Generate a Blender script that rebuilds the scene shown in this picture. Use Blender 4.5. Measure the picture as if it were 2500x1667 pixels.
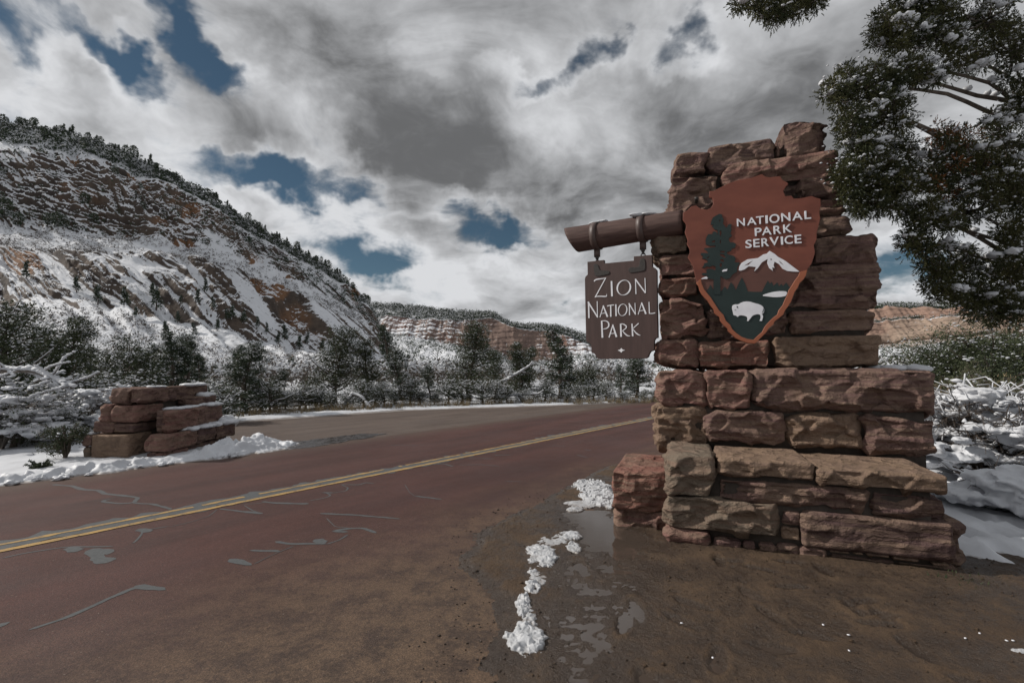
import bpy, bmesh, math, random
import numpy as np
from mathutils import Vector, Matrix, Euler

for o in list(bpy.data.objects): bpy.data.objects.remove(o)
scene = bpy.context.scene
COL = scene.collection
R = math.radians

# ------------------------------------------------------------------ camera
EYE = 1.6
FOC = 1180.0                      # focal length in units of a 2500 px wide frame (17 mm)
PITCH = math.atan(70.0 / FOC)
cam_d = bpy.data.cameras.new('camera'); cam = bpy.data.objects.new('camera', cam_d); COL.objects.link(cam)
cam_d.sensor_width = 36.0; cam_d.lens = 36.0 * FOC / 2500.0
cam_d.clip_start = 0.05; cam_d.clip_end = 20000
cam.location = (0, 0, EYE); cam.rotation_euler = (math.pi / 2 + PITCH, 0, 0)
scene.camera = cam

def ray(px, py):
    """world direction seen at a point of the 2500 x 1667 picture"""
    c, s = math.cos(PITCH), math.sin(PITCH)
    a, b = (px - 1250.0) / FOC, (833.5 - py) / FOC
    return Vector((a, c - s * b, s + c * b))
def at_y(px, py, Y):
    d = ray(px, py); return Vector((0, 0, EYE)) + d * (Y / d.y)
def on_ground(px, py, z=0.0):
    d = ray(px, py); return Vector((0, 0, EYE)) + d * ((z - EYE) / d.z)
def on_plane(px, py, p, n):
    d = ray(px, py); e = Vector((0, 0, EYE)); return e + d * ((p - e).dot(n) / d.dot(n))
K = 2500.0 / 2352.0               # the enlarged overview I measured in -> picture units
def v_y(x, y, Y): return at_y(x * K, y * K, Y)
def v_g(x, y, z=0.0): return on_ground(x * K, y * K, z)

# ------------------------------------------------------------------ light
SUN_DIR = Vector((-0.80, 0.10, 0.60)).normalized()     # towards the sun
scene.view_settings.view_transform = 'Standard'
scene.view_settings.look = 'None'
scene.view_settings.exposure = 0.0
scene.view_settings.gamma = 1.0
scene.view_settings.use_curve_mapping = False
sd = bpy.data.lights.new('sun', 'SUN'); so = bpy.data.objects.new('sun', sd); COL.objects.link(so)
sd.energy = 4.2; sd.angle = R(2.0); sd.color = (1.0, 0.945, 0.87)
so.rotation_euler = SUN_DIR.to_track_quat('Z', 'Y').to_euler()

class NG:
    """small helper round a node tree"""
    def __init__(s, tree): s.t = tree; tree.nodes.clear()
    def n(s, typ, ins=None, **props):
        nd = s.t.nodes.new(typ)
        for k, v in props.items(): setattr(nd, k, v)
        for k, v in (ins or {}).items():
            sk = nd.inputs[k]
            if isinstance(v, bpy.types.NodeSocket): s.t.links.new(v, sk)
            elif isinstance(v, bpy.types.Node): s.t.links.new(v.outputs[0], sk)
            else: sk.default_value = v
        return nd
    def m(s, op, a, b=0.0, c=None, clamp=False):
        ins = {0: a, 1: b}
        if c is not None: ins[2] = c
        return s.n('ShaderNodeMath', ins, operation=op, use_clamp=clamp).outputs[0]
    def vm(s, op, a, b=(0, 0, 0)):
        return s.n('ShaderNodeVectorMath', {0: a, 1: b}, operation=op).outputs[0]
    def noise(s, vec, scale, detail=6, rough=0.55, dist=0.0, out=0):
        return s.n('ShaderNodeTexNoise', {'Vector': vec, 'Scale': scale, 'Detail': detail, 'Roughness': rough, 'Distortion': dist}).outputs[out]
    def mr(s, v, a, b, c=0.0, d=1.0, smooth=True):
        return s.n('ShaderNodeMapRange', {0: v, 1: a, 2: b, 3: c, 4: d}, interpolation_type='SMOOTHSTEP' if smooth else 'LINEAR').outputs[0]
    def mix(s, f, a, b, blend='MIX'):
        nd = s.n('ShaderNodeMix', data_type='RGBA', blend_type=blend)
        for k, v in ((0, f), (6, a), (7, b)):
            if isinstance(v, bpy.types.NodeSocket): s.t.links.new(v, nd.inputs[k])
            else: nd.inputs[k].default_value = v if (k == 0 or len(v) == 4) else (*v, 1)
        return nd.outputs[2]
    def ramp(s, f, pts):
        nd = s.n('ShaderNodeValToRGB', {0: f}); e = nd.color_ramp.elements
        while len(e) < len(pts): e.new(0.5)
        for el, (p, c) in zip(e, pts):
            el.position = p; el.color = (*c, 1) if not isinstance(c, (int, float)) else (c, c, c, 1)
        return nd.outputs[0]
    def mapping(s, vec, loc=(0, 0, 0), rot=(0, 0, 0), scale=(1, 1, 1), typ='POINT'):
        return s.n('ShaderNodeMapping', {'Vector': vec, 'Location': loc, 'Rotation': rot, 'Scale': scale}, vector_type=typ).outputs[0]

def build_world():
    w = bpy.data.worlds.new('World'); scene.world = w; w.use_nodes = True
    g = NG(w.node_tree)
    dirn = g.n('ShaderNodeTexCoord').outputs['Generated']
    sky = g.n('ShaderNodeTexSky', sky_type='NISHITA', sun_disc=False)
    sky.sun_elevation = math.asin(SUN_DIR.z); sky.sun_rotation = math.atan2(SUN_DIR.x, SUN_DIR.y) % (2 * math.pi)
    sky.altitude = 1700; sky.air_density = 1.0; sky.dust_density = 0.3; sky.ozone_density = 2.5
    blue = g.mix(1.0, sky.outputs[0], (0.40, 0.43, 0.37, 1), 'MULTIPLY')
    sep = g.n('ShaderNodeSeparateXYZ', {0: dirn}).outputs
    zz = g.m('MAXIMUM', g.m('ADD', sep[2], 0.30), 0.12)
    pr = g.n('ShaderNodeCombineXYZ', {0: g.m('DIVIDE', sep[0], zz), 1: g.m('DIVIDE', sep[1], zz), 2: sep[2]}).outputs[0]
    wn = g.vm('SUBTRACT', g.noise(pr, 1.9, 3, 0.5, out=1), (0.5, 0.5, 0.5))
    prw = g.vm('ADD', pr, g.vm('MULTIPLY', wn, (0.42, 0.42, 0.3)))
    # direction bent by noise so that every cloud mass gets a ragged rim
    w1 = g.vm('MULTIPLY', g.vm('SUBTRACT', g.noise(dirn, 5.0, 5, 0.58, out=1), (0.5, 0.5, 0.5)), (0.26, 0.26, 0.26))
    dw = g.vm('ADD', dirn, w1)
    mid = g.noise(prw, 2.1, 8, 0.58)
    mid2 = g.noise(g.vm('ADD', prw, (-0.085, 0.03, 0.02)), 2.1, 6, 0.58)       # the same cloud a little towards the sun
    fine = g.noise(prw, 7.5, 6, 0.62)
    soft = g.noise(prw, 3.3, 6, 0.55)
    dens = g.m('MULTIPLY_ADD', g.m('SUBTRACT', mid, 0.5), 2.1, 0.74)
    dens = g.m('MULTIPLY_ADD', g.m('SUBTRACT', fine, 0.5), 0.85, dens)
    # gaps and masses of cloud over the valley, as one smooth map of azimuth and height,
    # split into a few products of curves: (x, y in the overview, half sizes, tilt, density, brightness)
    BL = [(235, 70, 130, 40, -38, -1.05, 0), (330, 125, 80, 34, -35, -.8, 0), (430, 55, 150, 40, -42, -1.1, 0), (545, 150, 60, 32, -40, -.6, 0), (10, 30, 50, 60, 0, -.7, 0), (10, 240, 80, 30, 0, -.6, 0),
          (555, 408, 150, 46, -16, -1.25, 0), (650, 455, 70, 40, -10, -.8, 0), (765, 395, 60, 90, 12, -.95, 0), (800, 478, 90, 36, -8, -.7, 0),
          (810, 580, 150, 42, -12, -1.15, 0), (930, 612, 80, 38, 0, -.9, 0), (1150, 535, 92, 44, -6, -1.4, 0), (1045, 462, 60, 28, -10, -.8, 0),
          (1378, 118, 62, 44, 5, -.95, 0), (1560, 110, 66, 50, -30, -.90, 0), (1240, 178, 90, 26, 8, -.7, 0), (1300, 195, 40, 30, 0, -.5, 0),
          (2090, 600, 120, 46, 15, -.9, 0), (2150, 660, 90, 50, 10, -.7, 0), (1330, 745, 70, 40, 0, -.5, 0),
          (800, 140, 330, 150, -40, .34, -.08), (950, 290, 230, 130, -10, .34, -.08), (1260, 430, 340, 110, -6, .42, -.10), (190, 170, 90, 170, 8, .30, -.10), (600, 340, 200, 60, -30, .25, -.05),
          (1950, 160, 360, 260, 20, .38, -.06), (1680, 300, 300, 110, 8, .3, -.05), (1160, 130, 120, 110, 0, .25, -.07), (790, 445, 130, 60, 0, .2, -.09),
          (330, 250, 330, 80, -34, .0, .22), (640, 240, 170, 100, -40, .0, .17), (70, 130, 100, 120, 0, .1, .14), (1010, 70, 130, 110, 0, .05, .13), (1220, 290, 230, 80, 8, .05, .09), (1390, 355, 95, 80, 0, .0, .18),
          (750, 535, 330, 44, -20, .25, .24), (1050, 590, 230, 60, 0, .25, .10), (1120, 690, 400, 70, 0, .2, .10), (110, 340, 150, 120, 0, .15, .07), (560, 90, 120, 60, -40, .15, .14), (2100, 700, 150, 40, 0, .3, .07)]
    AZ, E0, E1 = R(62), R(-2), R(52); na, ne = 72, 40
    aa = np.linspace(-AZ, AZ, na); ee = np.linspace(E0, E1, ne); A, E = np.meshgrid(aa, ee, indexing='ij')
    dx, dy, dz = np.sin(A) * np.cos(E), np.cos(A) * np.cos(E), np.sin(E); cp, sp_ = math.cos(PITCH), math.sin(PITCH)
    fw = np.maximum(dy * cp + dz * sp_, 0.12); X = (1250 + FOC * dx / fw) / K; Y = (833.5 - FOC * (dz * cp - dy * sp_) / fw) / K
    MD, ML = np.zeros_like(A), np.zeros_like(A)
    for (x, y, rx, ry, tilt, dd, ll) in BL:
        t = R(-tilt); u = ((X - x) * math.cos(t) + (Y - y) * math.sin(t)) / (rx * 1.05); v = (-(X - x) * math.sin(t) + (Y - y) * math.cos(t)) / (ry * 1.05)
        b = np.exp(-(u * u + v * v)); MD += dd * b * (0.82 if dd < 0 else 1.0); ML += ll * b
    fade = np.clip(np.minimum((AZ - np.abs(A)) / R(8), (E1 - E) / R(8)), 0, 1); MD *= fade; ML *= fade
    s3 = g.n('ShaderNodeSeparateXYZ', {0: dw}).outputs
    az = g.m('DIVIDE', g.m('ARCTAN2', s3[0], s3[1]), AZ)
    el = g.m('MULTIPLY_ADD', g.m('ARCSINE', s3[2]), 2 / (E1 - E0), -1 - 2 * E0 / (E1 - E0))
    azv = g.n('ShaderNodeCombineXYZ', {0: az, 1: az, 2: az}).outputs[0]; elv = g.n('ShaderNodeCombineXYZ', {0: el, 1: el, 2: el}).outputs[0]
    def curve_node(vec, cols):
        nd = g.n('ShaderNodeVectorCurve', {1: vec}); mp = nd.mapping; mp.use_clip = False
        for ci, cvals in enumerate(cols):
            pts = mp.curves[ci].points; xs = np.linspace(-1, 1, len(cvals)); pts[0].location = (-1, cvals[0]); pts[1].location = (1, cvals[-1])
            for xx, yy in zip(xs[1:-1], cvals[1:-1]): pts.new(float(xx), float(yy))
        mp.extend = 'HORIZONTAL'; mp.update(); return nd.outputs[0]
    def low_rank(Mx, nblk):
        U, S, Vt = np.linalg.svd(Mx, full_matrices=False); out = None
        for q in range(nblk):
            cu, cv, wt = [], [], []
            for k in range(3 * q, 3 * q + 3):
                mu, mv = np.abs(U[:, k]).max(), np.abs(Vt[k]).max(); cu.append(U[:, k] / mu); cv.append(Vt[k] / mv); wt.append(S[k] * mu * mv)
            p = g.vm('MULTIPLY', curve_node(azv, cu), curve_node(elv, cv))
            d = g.n('ShaderNodeVectorMath', {0: p, 1: tuple(float(x) for x in wt)}, operation='DOT_PRODUCT').outputs['Value']
            out = d if out is None else g.m('ADD', out, d)
        return out
    inside = g.m('LESS_THAN', g.m('ABSOLUTE', az), 1.0)
    dens = g.m('MULTIPLY_ADD', low_rank(MD, 4), inside, dens); lum = g.m('MULTIPLY', low_rank(ML, 2), inside)
    cover = g.mr(dens, -0.08, 0.74)
    shade = g.ramp(g.mr(dens, 0.0, 1.8, 0, 1, False), [(0.10, .48), (0.30, .60), (0.44, .50), (0.64, .30), (1.0, .19)])
    mod = g.m('MULTIPLY_ADD', g.m('SUBTRACT', soft, 0.5), 2.1, 1.0)
    sh = g.m('MULTIPLY_ADD', shade, mod, lum)
    sh = g.m('MULTIPLY_ADD', g.m('SUBTRACT', fine, 0.5), 0.34, sh)
    sh = g.m('MULTIPLY_ADD', g.m('SUBTRACT', mid, mid2), 1.15, sh)
    sh = g.m('MINIMUM', g.m('SMOOTH_MAX', sh, 0.14, 0.08), 0.70)
    colc = g.n('ShaderNodeCombineColor', {0: g.m('MULTIPLY', sh, 9.85), 1: g.m('MULTIPLY', sh, 10.0), 2: g.m('MULTIPLY', sh, 10.3)}).outputs[0]
    final = g.mix(cover, blue, colc)
    bg = g.n('ShaderNodeBackground', {0: final, 1: 0.1})
    g.n('ShaderNodeOutputWorld', {0: bg})
build_world()

# ------------------------------------------------------------------ numpy helpers
def _hash(ix, iy, iz, seed):
    h = (ix.astype(np.uint32) * np.uint32(374761393) + iy.astype(np.uint32) * np.uint32(668265263) + iz.astype(np.uint32) * np.uint32(2147483647) + np.uint32((seed * 974634777 + 12345) & 0xffffffff))
    h = (h ^ (h >> np.uint32(13))) * np.uint32(1274126177); h = h ^ (h >> np.uint32(16))
    h = h * np.uint32(2246822519); h = h ^ (h >> np.uint32(15))
    return h.astype(np.float64) / 4294967295.0
def vnoise(P, seed=0):
    P = np.asarray(P, float); I = np.floor(P).astype(np.int64); F = P - I; F = F * F * (3 - 2 * F)
    o = 0
    for dx in (0, 1):
        for dy in (0, 1):
            for dz in (0, 1):
                wgt = (F[..., 0] if dx else 1 - F[..., 0]) * (F[..., 1] if dy else 1 - F[..., 1]) * (F[..., 2] if dz else 1 - F[..., 2])
                o = o + wgt * _hash(I[..., 0] + dx, I[..., 1] + dy, I[..., 2] + dz, seed)
    return o * 2 - 1
def fbm(P, octv=4, gain=0.5, lac=2.03, seed=0, ridged=False):
    P = np.asarray(P, float); a = 1.0; s = 0; t = 0
    for k in range(octv):
        n = vnoise(P, seed + k)
        if ridged: n = 1 - 2 * np.abs(n)
        s = s + a * n; t += a; a *= gain; P = P * lac + 7.13
    return s / t
def sstep(a, b, x):
    t = np.clip((x - a) / (b - a), 0, 1); return t * t * (3 - 2 * t)

def mesh_np(name, V, F, smooth=True, mats=(), mi=None):
    V = np.asarray(V, np.float32); F = np.asarray(F, np.int32); k = F.shape[1]
    me = bpy.data.meshes.new(name)
    me.vertices.add(len(V)); me.vertices.foreach_set('co', V.ravel())
    me.loops.add(F.size); me.loops.foreach_set('vertex_index', F.ravel())
    me.polygons.add(len(F)); me.polygons.foreach_set('loop_start', np.arange(0, F.size, k, dtype=np.int32))
    for m in mats: me.materials.append(m)
    if mi is not None: me.polygons.foreach_set('material_index', np.asarray(mi, np.int32))
    me.update(calc_edges=True)
    if smooth: me.shade_smooth()
    return me
class MB:
    """collects triangles with a material index"""
    def __init__(s): s.V = []; s.F = []; s.M = []; s.n = 0
    def add(s, V, F, mi=0):
        V = np.asarray(V, float).reshape(-1, 3); F = np.asarray(F, int)
        if F.shape[1] == 4: F = np.concatenate([F[:, [0, 1, 2]], F[:, [0, 2, 3]]])
        s.V.append(V); s.F.append(F + s.n); s.M.append(np.full(len(F), mi)); s.n += len(V)
    def mesh(s, name, mats, smooth=True):
        return mesh_np(name, np.concatenate(s.V), np.concatenate(s.F), smooth, mats, np.concatenate(s.M))
def obj(name, me, parent=None, loc=(0, 0, 0)):
    o = bpy.data.objects.new(name, me); COL.objects.link(o); o.location = loc
    if parent is not None: o.parent = parent
    return o
def tag(o, label=None, cat=None, group=None, kind=None):
    if label: o['label'] = label
    if cat: o['category'] = cat
    if group: o['group'] = group
    if kind: o['kind'] = kind
    return o
def empty(name, loc=(0, 0, 0), rz=0.0):
    o = bpy.data.objects.new(name, None); COL.objects.link(o); o.location = loc; o.rotation_euler = (0, 0, rz); o.empty_display_size = 0.1
    return o
def copy_tree(o, parent=None):
    c = o.copy(); COL.objects.link(c)
    if parent is not None: c.parent = parent
    for ch in [x for x in bpy.data.objects if x.parent == o]: copy_tree(ch, c)
    return c

def tube(pts, rad, sides=6, cap=True):
    P = np.array([tuple(p) for p in pts], float); n = len(P); rad = np.broadcast_to(np.asarray(rad, float), (n,))
    T = np.gradient(P, axis=0); T /= np.linalg.norm(T, axis=1)[:, None] + 1e-9
    ref = np.array([0.31, 0.17, 0.93]); ref = np.where(np.abs(T @ ref)[:, None] > 0.93, np.array([1.0, 0.1, 0.05]), ref)
    A = np.cross(T, ref); A /= np.linalg.norm(A, axis=1)[:, None] + 1e-9; B = np.cross(T, A)
    th = np.arange(sides) * 2 * math.pi / sides
    V = P[:, None, :] + rad[:, None, None] * (np.cos(th)[None, :, None] * A[:, None, :] + np.sin(th)[None, :, None] * B[:, None, :])
    V = V.reshape(-1, 3); i = np.arange(n - 1)[:, None] * sides; j = np.arange(sides)[None, :]; j2 = (j + 1) % sides
    F = np.stack([i + j, i + j2, i + sides + j2, i + sides + j], -1).reshape(-1, 4)
    F = np.concatenate([F[:, [0, 1, 2]], F[:, [0, 2, 3]]])
    if cap:
        V = np.concatenate([V, P[:1], P[-1:]]); m = n * sides; jj = np.arange(sides)
        F = np.concatenate([F, np.stack([np.full(sides, m), (jj + 1) % sides, jj], -1), np.stack([np.full(sides, m + 1), (n - 1) * sides + jj, (n - 1) * sides + (jj + 1) % sides], -1)])
    return V, F
def ico(sub):
    bm = bmesh.new(); bmesh.ops.create_icosphere(bm, subdivisions=sub, radius=1.0)
    V = np.array([v.co[:] for v in bm.verts]); F = np.array([[v.index for v in f.verts] for f in bm.faces]); bm.free(); return V, F
ICO1, ICO2, ICO3 = ico(1), ico(2), ico(3)
OCT = (np.array([(1, 0, 0), (-1, 0, 0), (0, 1, 0), (0, -1, 0), (0, 0, 1), (0, 0, -1)], float), np.array([(0, 2, 4), (2, 1, 4), (1, 3, 4), (3, 0, 4), (2, 0, 5), (1, 2, 5), (3, 1, 5), (0, 3, 5)]))
def rand_rot(n, rng):
    q = rng.normal(size=(n, 4)); q /= np.linalg.norm(q, axis=1)[:, None]; w, x, y, z = q.T
    return np.stack([np.stack([1 - 2 * (y * y + z * z), 2 * (x * y - z * w), 2 * (x * z + y * w)], -1), np.stack([2 * (x * y + z * w), 1 - 2 * (x * x + z * z), 2 * (y * z - x * w)], -1), np.stack([2 * (x * z - y * w), 2 * (y * z + x * w), 1 - 2 * (x * x + y * y)], -1)], 1)
def blobs(C, S, rng, base=ICO1, rough=0.35, freq=1.3, yaw=None):
    """lumps of snow: C centres (n,3), S half sizes (n,3)"""
    C = np.asarray(C, float).reshape(-1, 3); S = np.asarray(S, float).reshape(-1, 3); n = len(C)
    bv, bf = base; a = rng.uniform(0, 6.28, n) if yaw is None else yaw; ca, sa = np.cos(a), np.sin(a)
    V = np.repeat(bv[None], n, 0); off = rng.uniform(0, 90, (n, 1, 3))
    V = V * (1 + rough * fbm(V * freq + off, 2, 0.6, seed=3)[..., None]) * S[:, None, :]
    X = V[..., 0] * ca[:, None] - V[..., 1] * sa[:, None]; Y = V[..., 0] * sa[:, None] + V[..., 1] * ca[:, None]
    V = np.stack([X, Y, V[..., 2]], -1) + C[:, None, :]
    F = bf[None] + (np.arange(n) * len(bv))[:, None, None]
    return V.reshape(-1, 3), F.reshape(-1, 3)
def leaf_tris(C, L, W, rng, out=None, outw=0.0):
    """one slim triangle per centre; 'out' pulls its direction"""
    C = np.asarray(C, float); n = len(C); d = rng.normal(size=(n, 3))
    d /= np.linalg.norm(d, axis=1)[:, None]
    if out is not None: d = d + outw * out; d /= np.linalg.norm(d, axis=1)[:, None] + 1e-9
    s = np.cross(d, rng.normal(size=(n, 3))); s /= np.linalg.norm(s, axis=1)[:, None] + 1e-9
    L = L * rng.uniform(0.6, 1.3, (n, 1)); W = W * rng.uniform(0.7, 1.3, (n, 1))
    V = np.stack([C - s * W / 2 - d * L * .2, C + s * W / 2 - d * L * .2, C + d * L * .8], 1)
    return V.reshape(-1, 3), np.arange(3 * n).reshape(-1, 3)
def grid_faces(nu, nv):
    i = np.arange(nu - 1)[:, None]; j = np.arange(nv - 1)[None, :]; a = i * nv + j
    return np.stack([a, a + nv, a + nv + 1, a + 1], -1).reshape(-1, 4)

# ------------------------------------------------------------------ materials
def new_mat(name):
    m = bpy.data.materials.new(name); m.use_nodes = True
    g = NG(m.node_tree); g.name = name
    g.pos = g.n('ShaderNodeNewGeometry').outputs['Position']
    tcn = g.n('ShaderNodeTexCoord'); g.ob = tcn.outputs['Object']
    return m, g
def finish(g, col, rough=0.8, bump=None, strength=0.4, dist=0.02, spec=0.3, normal=None, **kw):
    ins = {'Base Color': col if isinstance(col, bpy.types.NodeSocket) else (*col, 1), 'Roughness': rough, 'Specular IOR Level': spec}
    ins.update(kw)
    b = g.n('ShaderNodeBsdfPrincipled', ins)
    if bump is not None:
        bp = g.n('ShaderNodeBump', {'Strength': strength, 'Distance': dist, 'Height': bump}); g.t.links.new(bp.outputs[0], b.inputs['Normal'])
    g.n('ShaderNodeOutputMaterial', {0: b})
    return b
MAT = {}
def m_simple(name, c1, c2, scale=5, rough=0.8, bs=0.3, bd=0.01, spec=0.3, stretch=(1, 1, 1), detail=6):
    m, g = new_mat(name); v = g.mapping(g.ob, scale=stretch)
    n = g.noise(v, scale, detail, 0.6)
    finish(g, g.mix(g.mr(n, 0.3, 0.7), c1, c2), rough, n, bs, bd, spec); MAT[name] = m
    return m
def m_stone():
    m, g = new_mat('sandstone')
    oi = g.n('ShaderNodeObjectInfo'); tint = oi.outputs['Color']; rnd = oi.outputs['Random']
    v = g.vm('ADD', g.ob, g.n('ShaderNodeCombineXYZ', {0: g.m('MULTIPLY', rnd, 37), 1: g.m('MULTIPLY', rnd, 11), 2: g.m('MULTIPLY', rnd, 5)}).outputs[0])
    strata = g.noise(g.mapping(v, scale=(1.2, 1.2, 14)), 2.2, 5, 0.6, 0.3)
    blot = g.noise(v, 3.2, 7, 0.62)
    grain = g.noise(v, 60, 4, 0.7)
    c = g.mix(g.mr(strata, 0.35, 0.68), tint, (0.205, 0.142, 0.108, 1))
    c = g.mix(g.mr(blot, 0.56, 0.72, 0, 0.55), c, (0.065, 0.044, 0.040, 1))
    c = g.mix(g.mr(g.noise(v, 1.3, 5, 0.6), 0.55, 0.7, 0, 0.45), c, (0.25, 0.18, 0.13, 1))
    c = g.mix(g.mr(grain, 0.35, 0.65, 0.0, 0.35), c, g.mix(1.0, c, (0.55, 0.52, 0.5, 1), 'MULTIPLY'))
    rid = g.n('ShaderNodeTexNoise', {'Vector': g.mapping(v, scale=(1, 1, 1.6)), 'Scale': 5.0, 'Detail': 6, 'Roughness': 0.55, 'Offset': 0.9, 'Gain': 1.6}, noise_type='RIDGED_MULTIFRACTAL', normalize=True).outputs[0]
    h = g.m('ADD', g.m('ADD', g.m('MULTIPLY', g.noise(v, 11, 8, 0.72), 0.75), g.m('MULTIPLY', rid, 0.55)), g.m('ADD', g.m('MULTIPLY', strata, 0.35), g.m('MULTIPLY', grain, 0.12)))
    finish(g, c, 0.92, h, 1.0, 0.045, 0.12); MAT['stone'] = m
m_stone()
def m_snow():
    m, g = new_mat('snow')
    n = g.noise(g.pos, 9, 7, 0.6); n2 = g.noise(g.pos, 70, 3, 0.6)
    c = g.mix(g.mr(g.noise(g.pos, 1.5, 5, 0.6), 0.35, 0.7), (0.56, 0.575, 0.605, 1), (0.46, 0.47, 0.495, 1))
    zc = g.n('ShaderNodeSeparateXYZ', {0: g.pos}).outputs[2]; c = g.mix(g.mr(g.m('ADD', zc, g.m('MULTIPLY', g.m('SUBTRACT', n, 0.5), 0.05)), 0.006, 0.034, 0.75, 0), c, (0.16, 0.125, 0.10, 1))
    finish(g, c, 0.55, g.m('ADD', n, g.m('MULTIPLY', n2, 0.25)), 0.35, 0.02, 0.3, **{'Subsurface Weight': 0.0}); MAT['snow'] = m
m_snow()
def m_slush():
    m, g = new_mat('old_snow')
    n = g.noise(g.pos, 14, 7, 0.62); n2 = g.noise(g.pos, 90, 3, 0.6); zc = g.n('ShaderNodeSeparateXYZ', {0: g.pos}).outputs[2]
    c = g.mix(g.mr(n, 0.35, 0.7), (0.44, 0.45, 0.47, 1), (0.33, 0.335, 0.345, 1)); c = g.mix(g.mr(g.m('ADD', zc, g.m('MULTIPLY', g.m('SUBTRACT', n, 0.5), 0.05)), 0.008, 0.036, 0.8, 0), c, (0.12, 0.092, 0.07, 1))
    finish(g, c, 0.45, g.m('ADD', n, g.m('MULTIPLY', n2, 0.3)), 0.4, 0.02, 0.4); MAT['slush'] = m
m_slush()
m_simple('mortar', (0.045, 0.036, 0.03), (0.07, 0.055, 0.045), 20)
m_simple('bark', (0.050, 0.038, 0.030), (0.11, 0.088, 0.072), 9, 0.9, 0.8, 0.03, stretch=(1, 1, .25))
m_simple('grey_wood', (0.10, 0.085, 0.075), (0.20, 0.175, 0.155), 9, 0.9, 0.8, 0.03, stretch=(1, 1, .25))
def m_leaf(name, a, b, c):
    m, g = new_mat(name)
    n = g.noise(g.pos, 2.3, 4, 0.6); n2 = g.noise(g.pos, 23, 3, 0.6)
    col = g.mix(g.mr(n, 0.35, 0.65), a, b); col = g.mix(g.mr(n2, 0.55, 0.75), col, c)
    finish(g, col, 0.7, None, spec=0.2); MAT[name] = m
m_leaf('juniper', (0.030, 0.042, 0.021), (0.048, 0.058, 0.027), (0.080, 0.078, 0.038))
m_leaf('pinyon', (0.026, 0.040, 0.024), (0.040, 0.055, 0.030), (0.066, 0.070, 0.040))
m_leaf('sprig', (0.024, 0.031, 0.013), (0.056, 0.056, 0.020), (0.105, 0.088, 0.028))
m_leaf('dry_brush', (0.14, 0.105, 0.06), (0.20, 0.155, 0.09), (0.09, 0.075, 0.04))
m_leaf('sage', (0.07, 0.08, 0.045), (0.10, 0.105, 0.06), (0.05, 0.055, 0.03))
m_leaf('rust_leaf', (0.16, 0.062, 0.022), (0.20, 0.08, 0.025), (0.10, 0.05, 0.02))
# ------------------------------------------------------------------ ground, road, verge
T2 = np.array([0.616, 0.788]); N2 = np.array([-0.788, 0.616])       # along the road / across it, leftwards
def rd(s, p, z=0.0): return (s * T2[0] + p * N2[0], s * T2[1] + p * N2[1], z)
def to_sp(P): return P[..., 0] * T2[0] + P[..., 1] * T2[1], P[..., 0] * N2[0] + P[..., 1] * N2[1]

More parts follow.
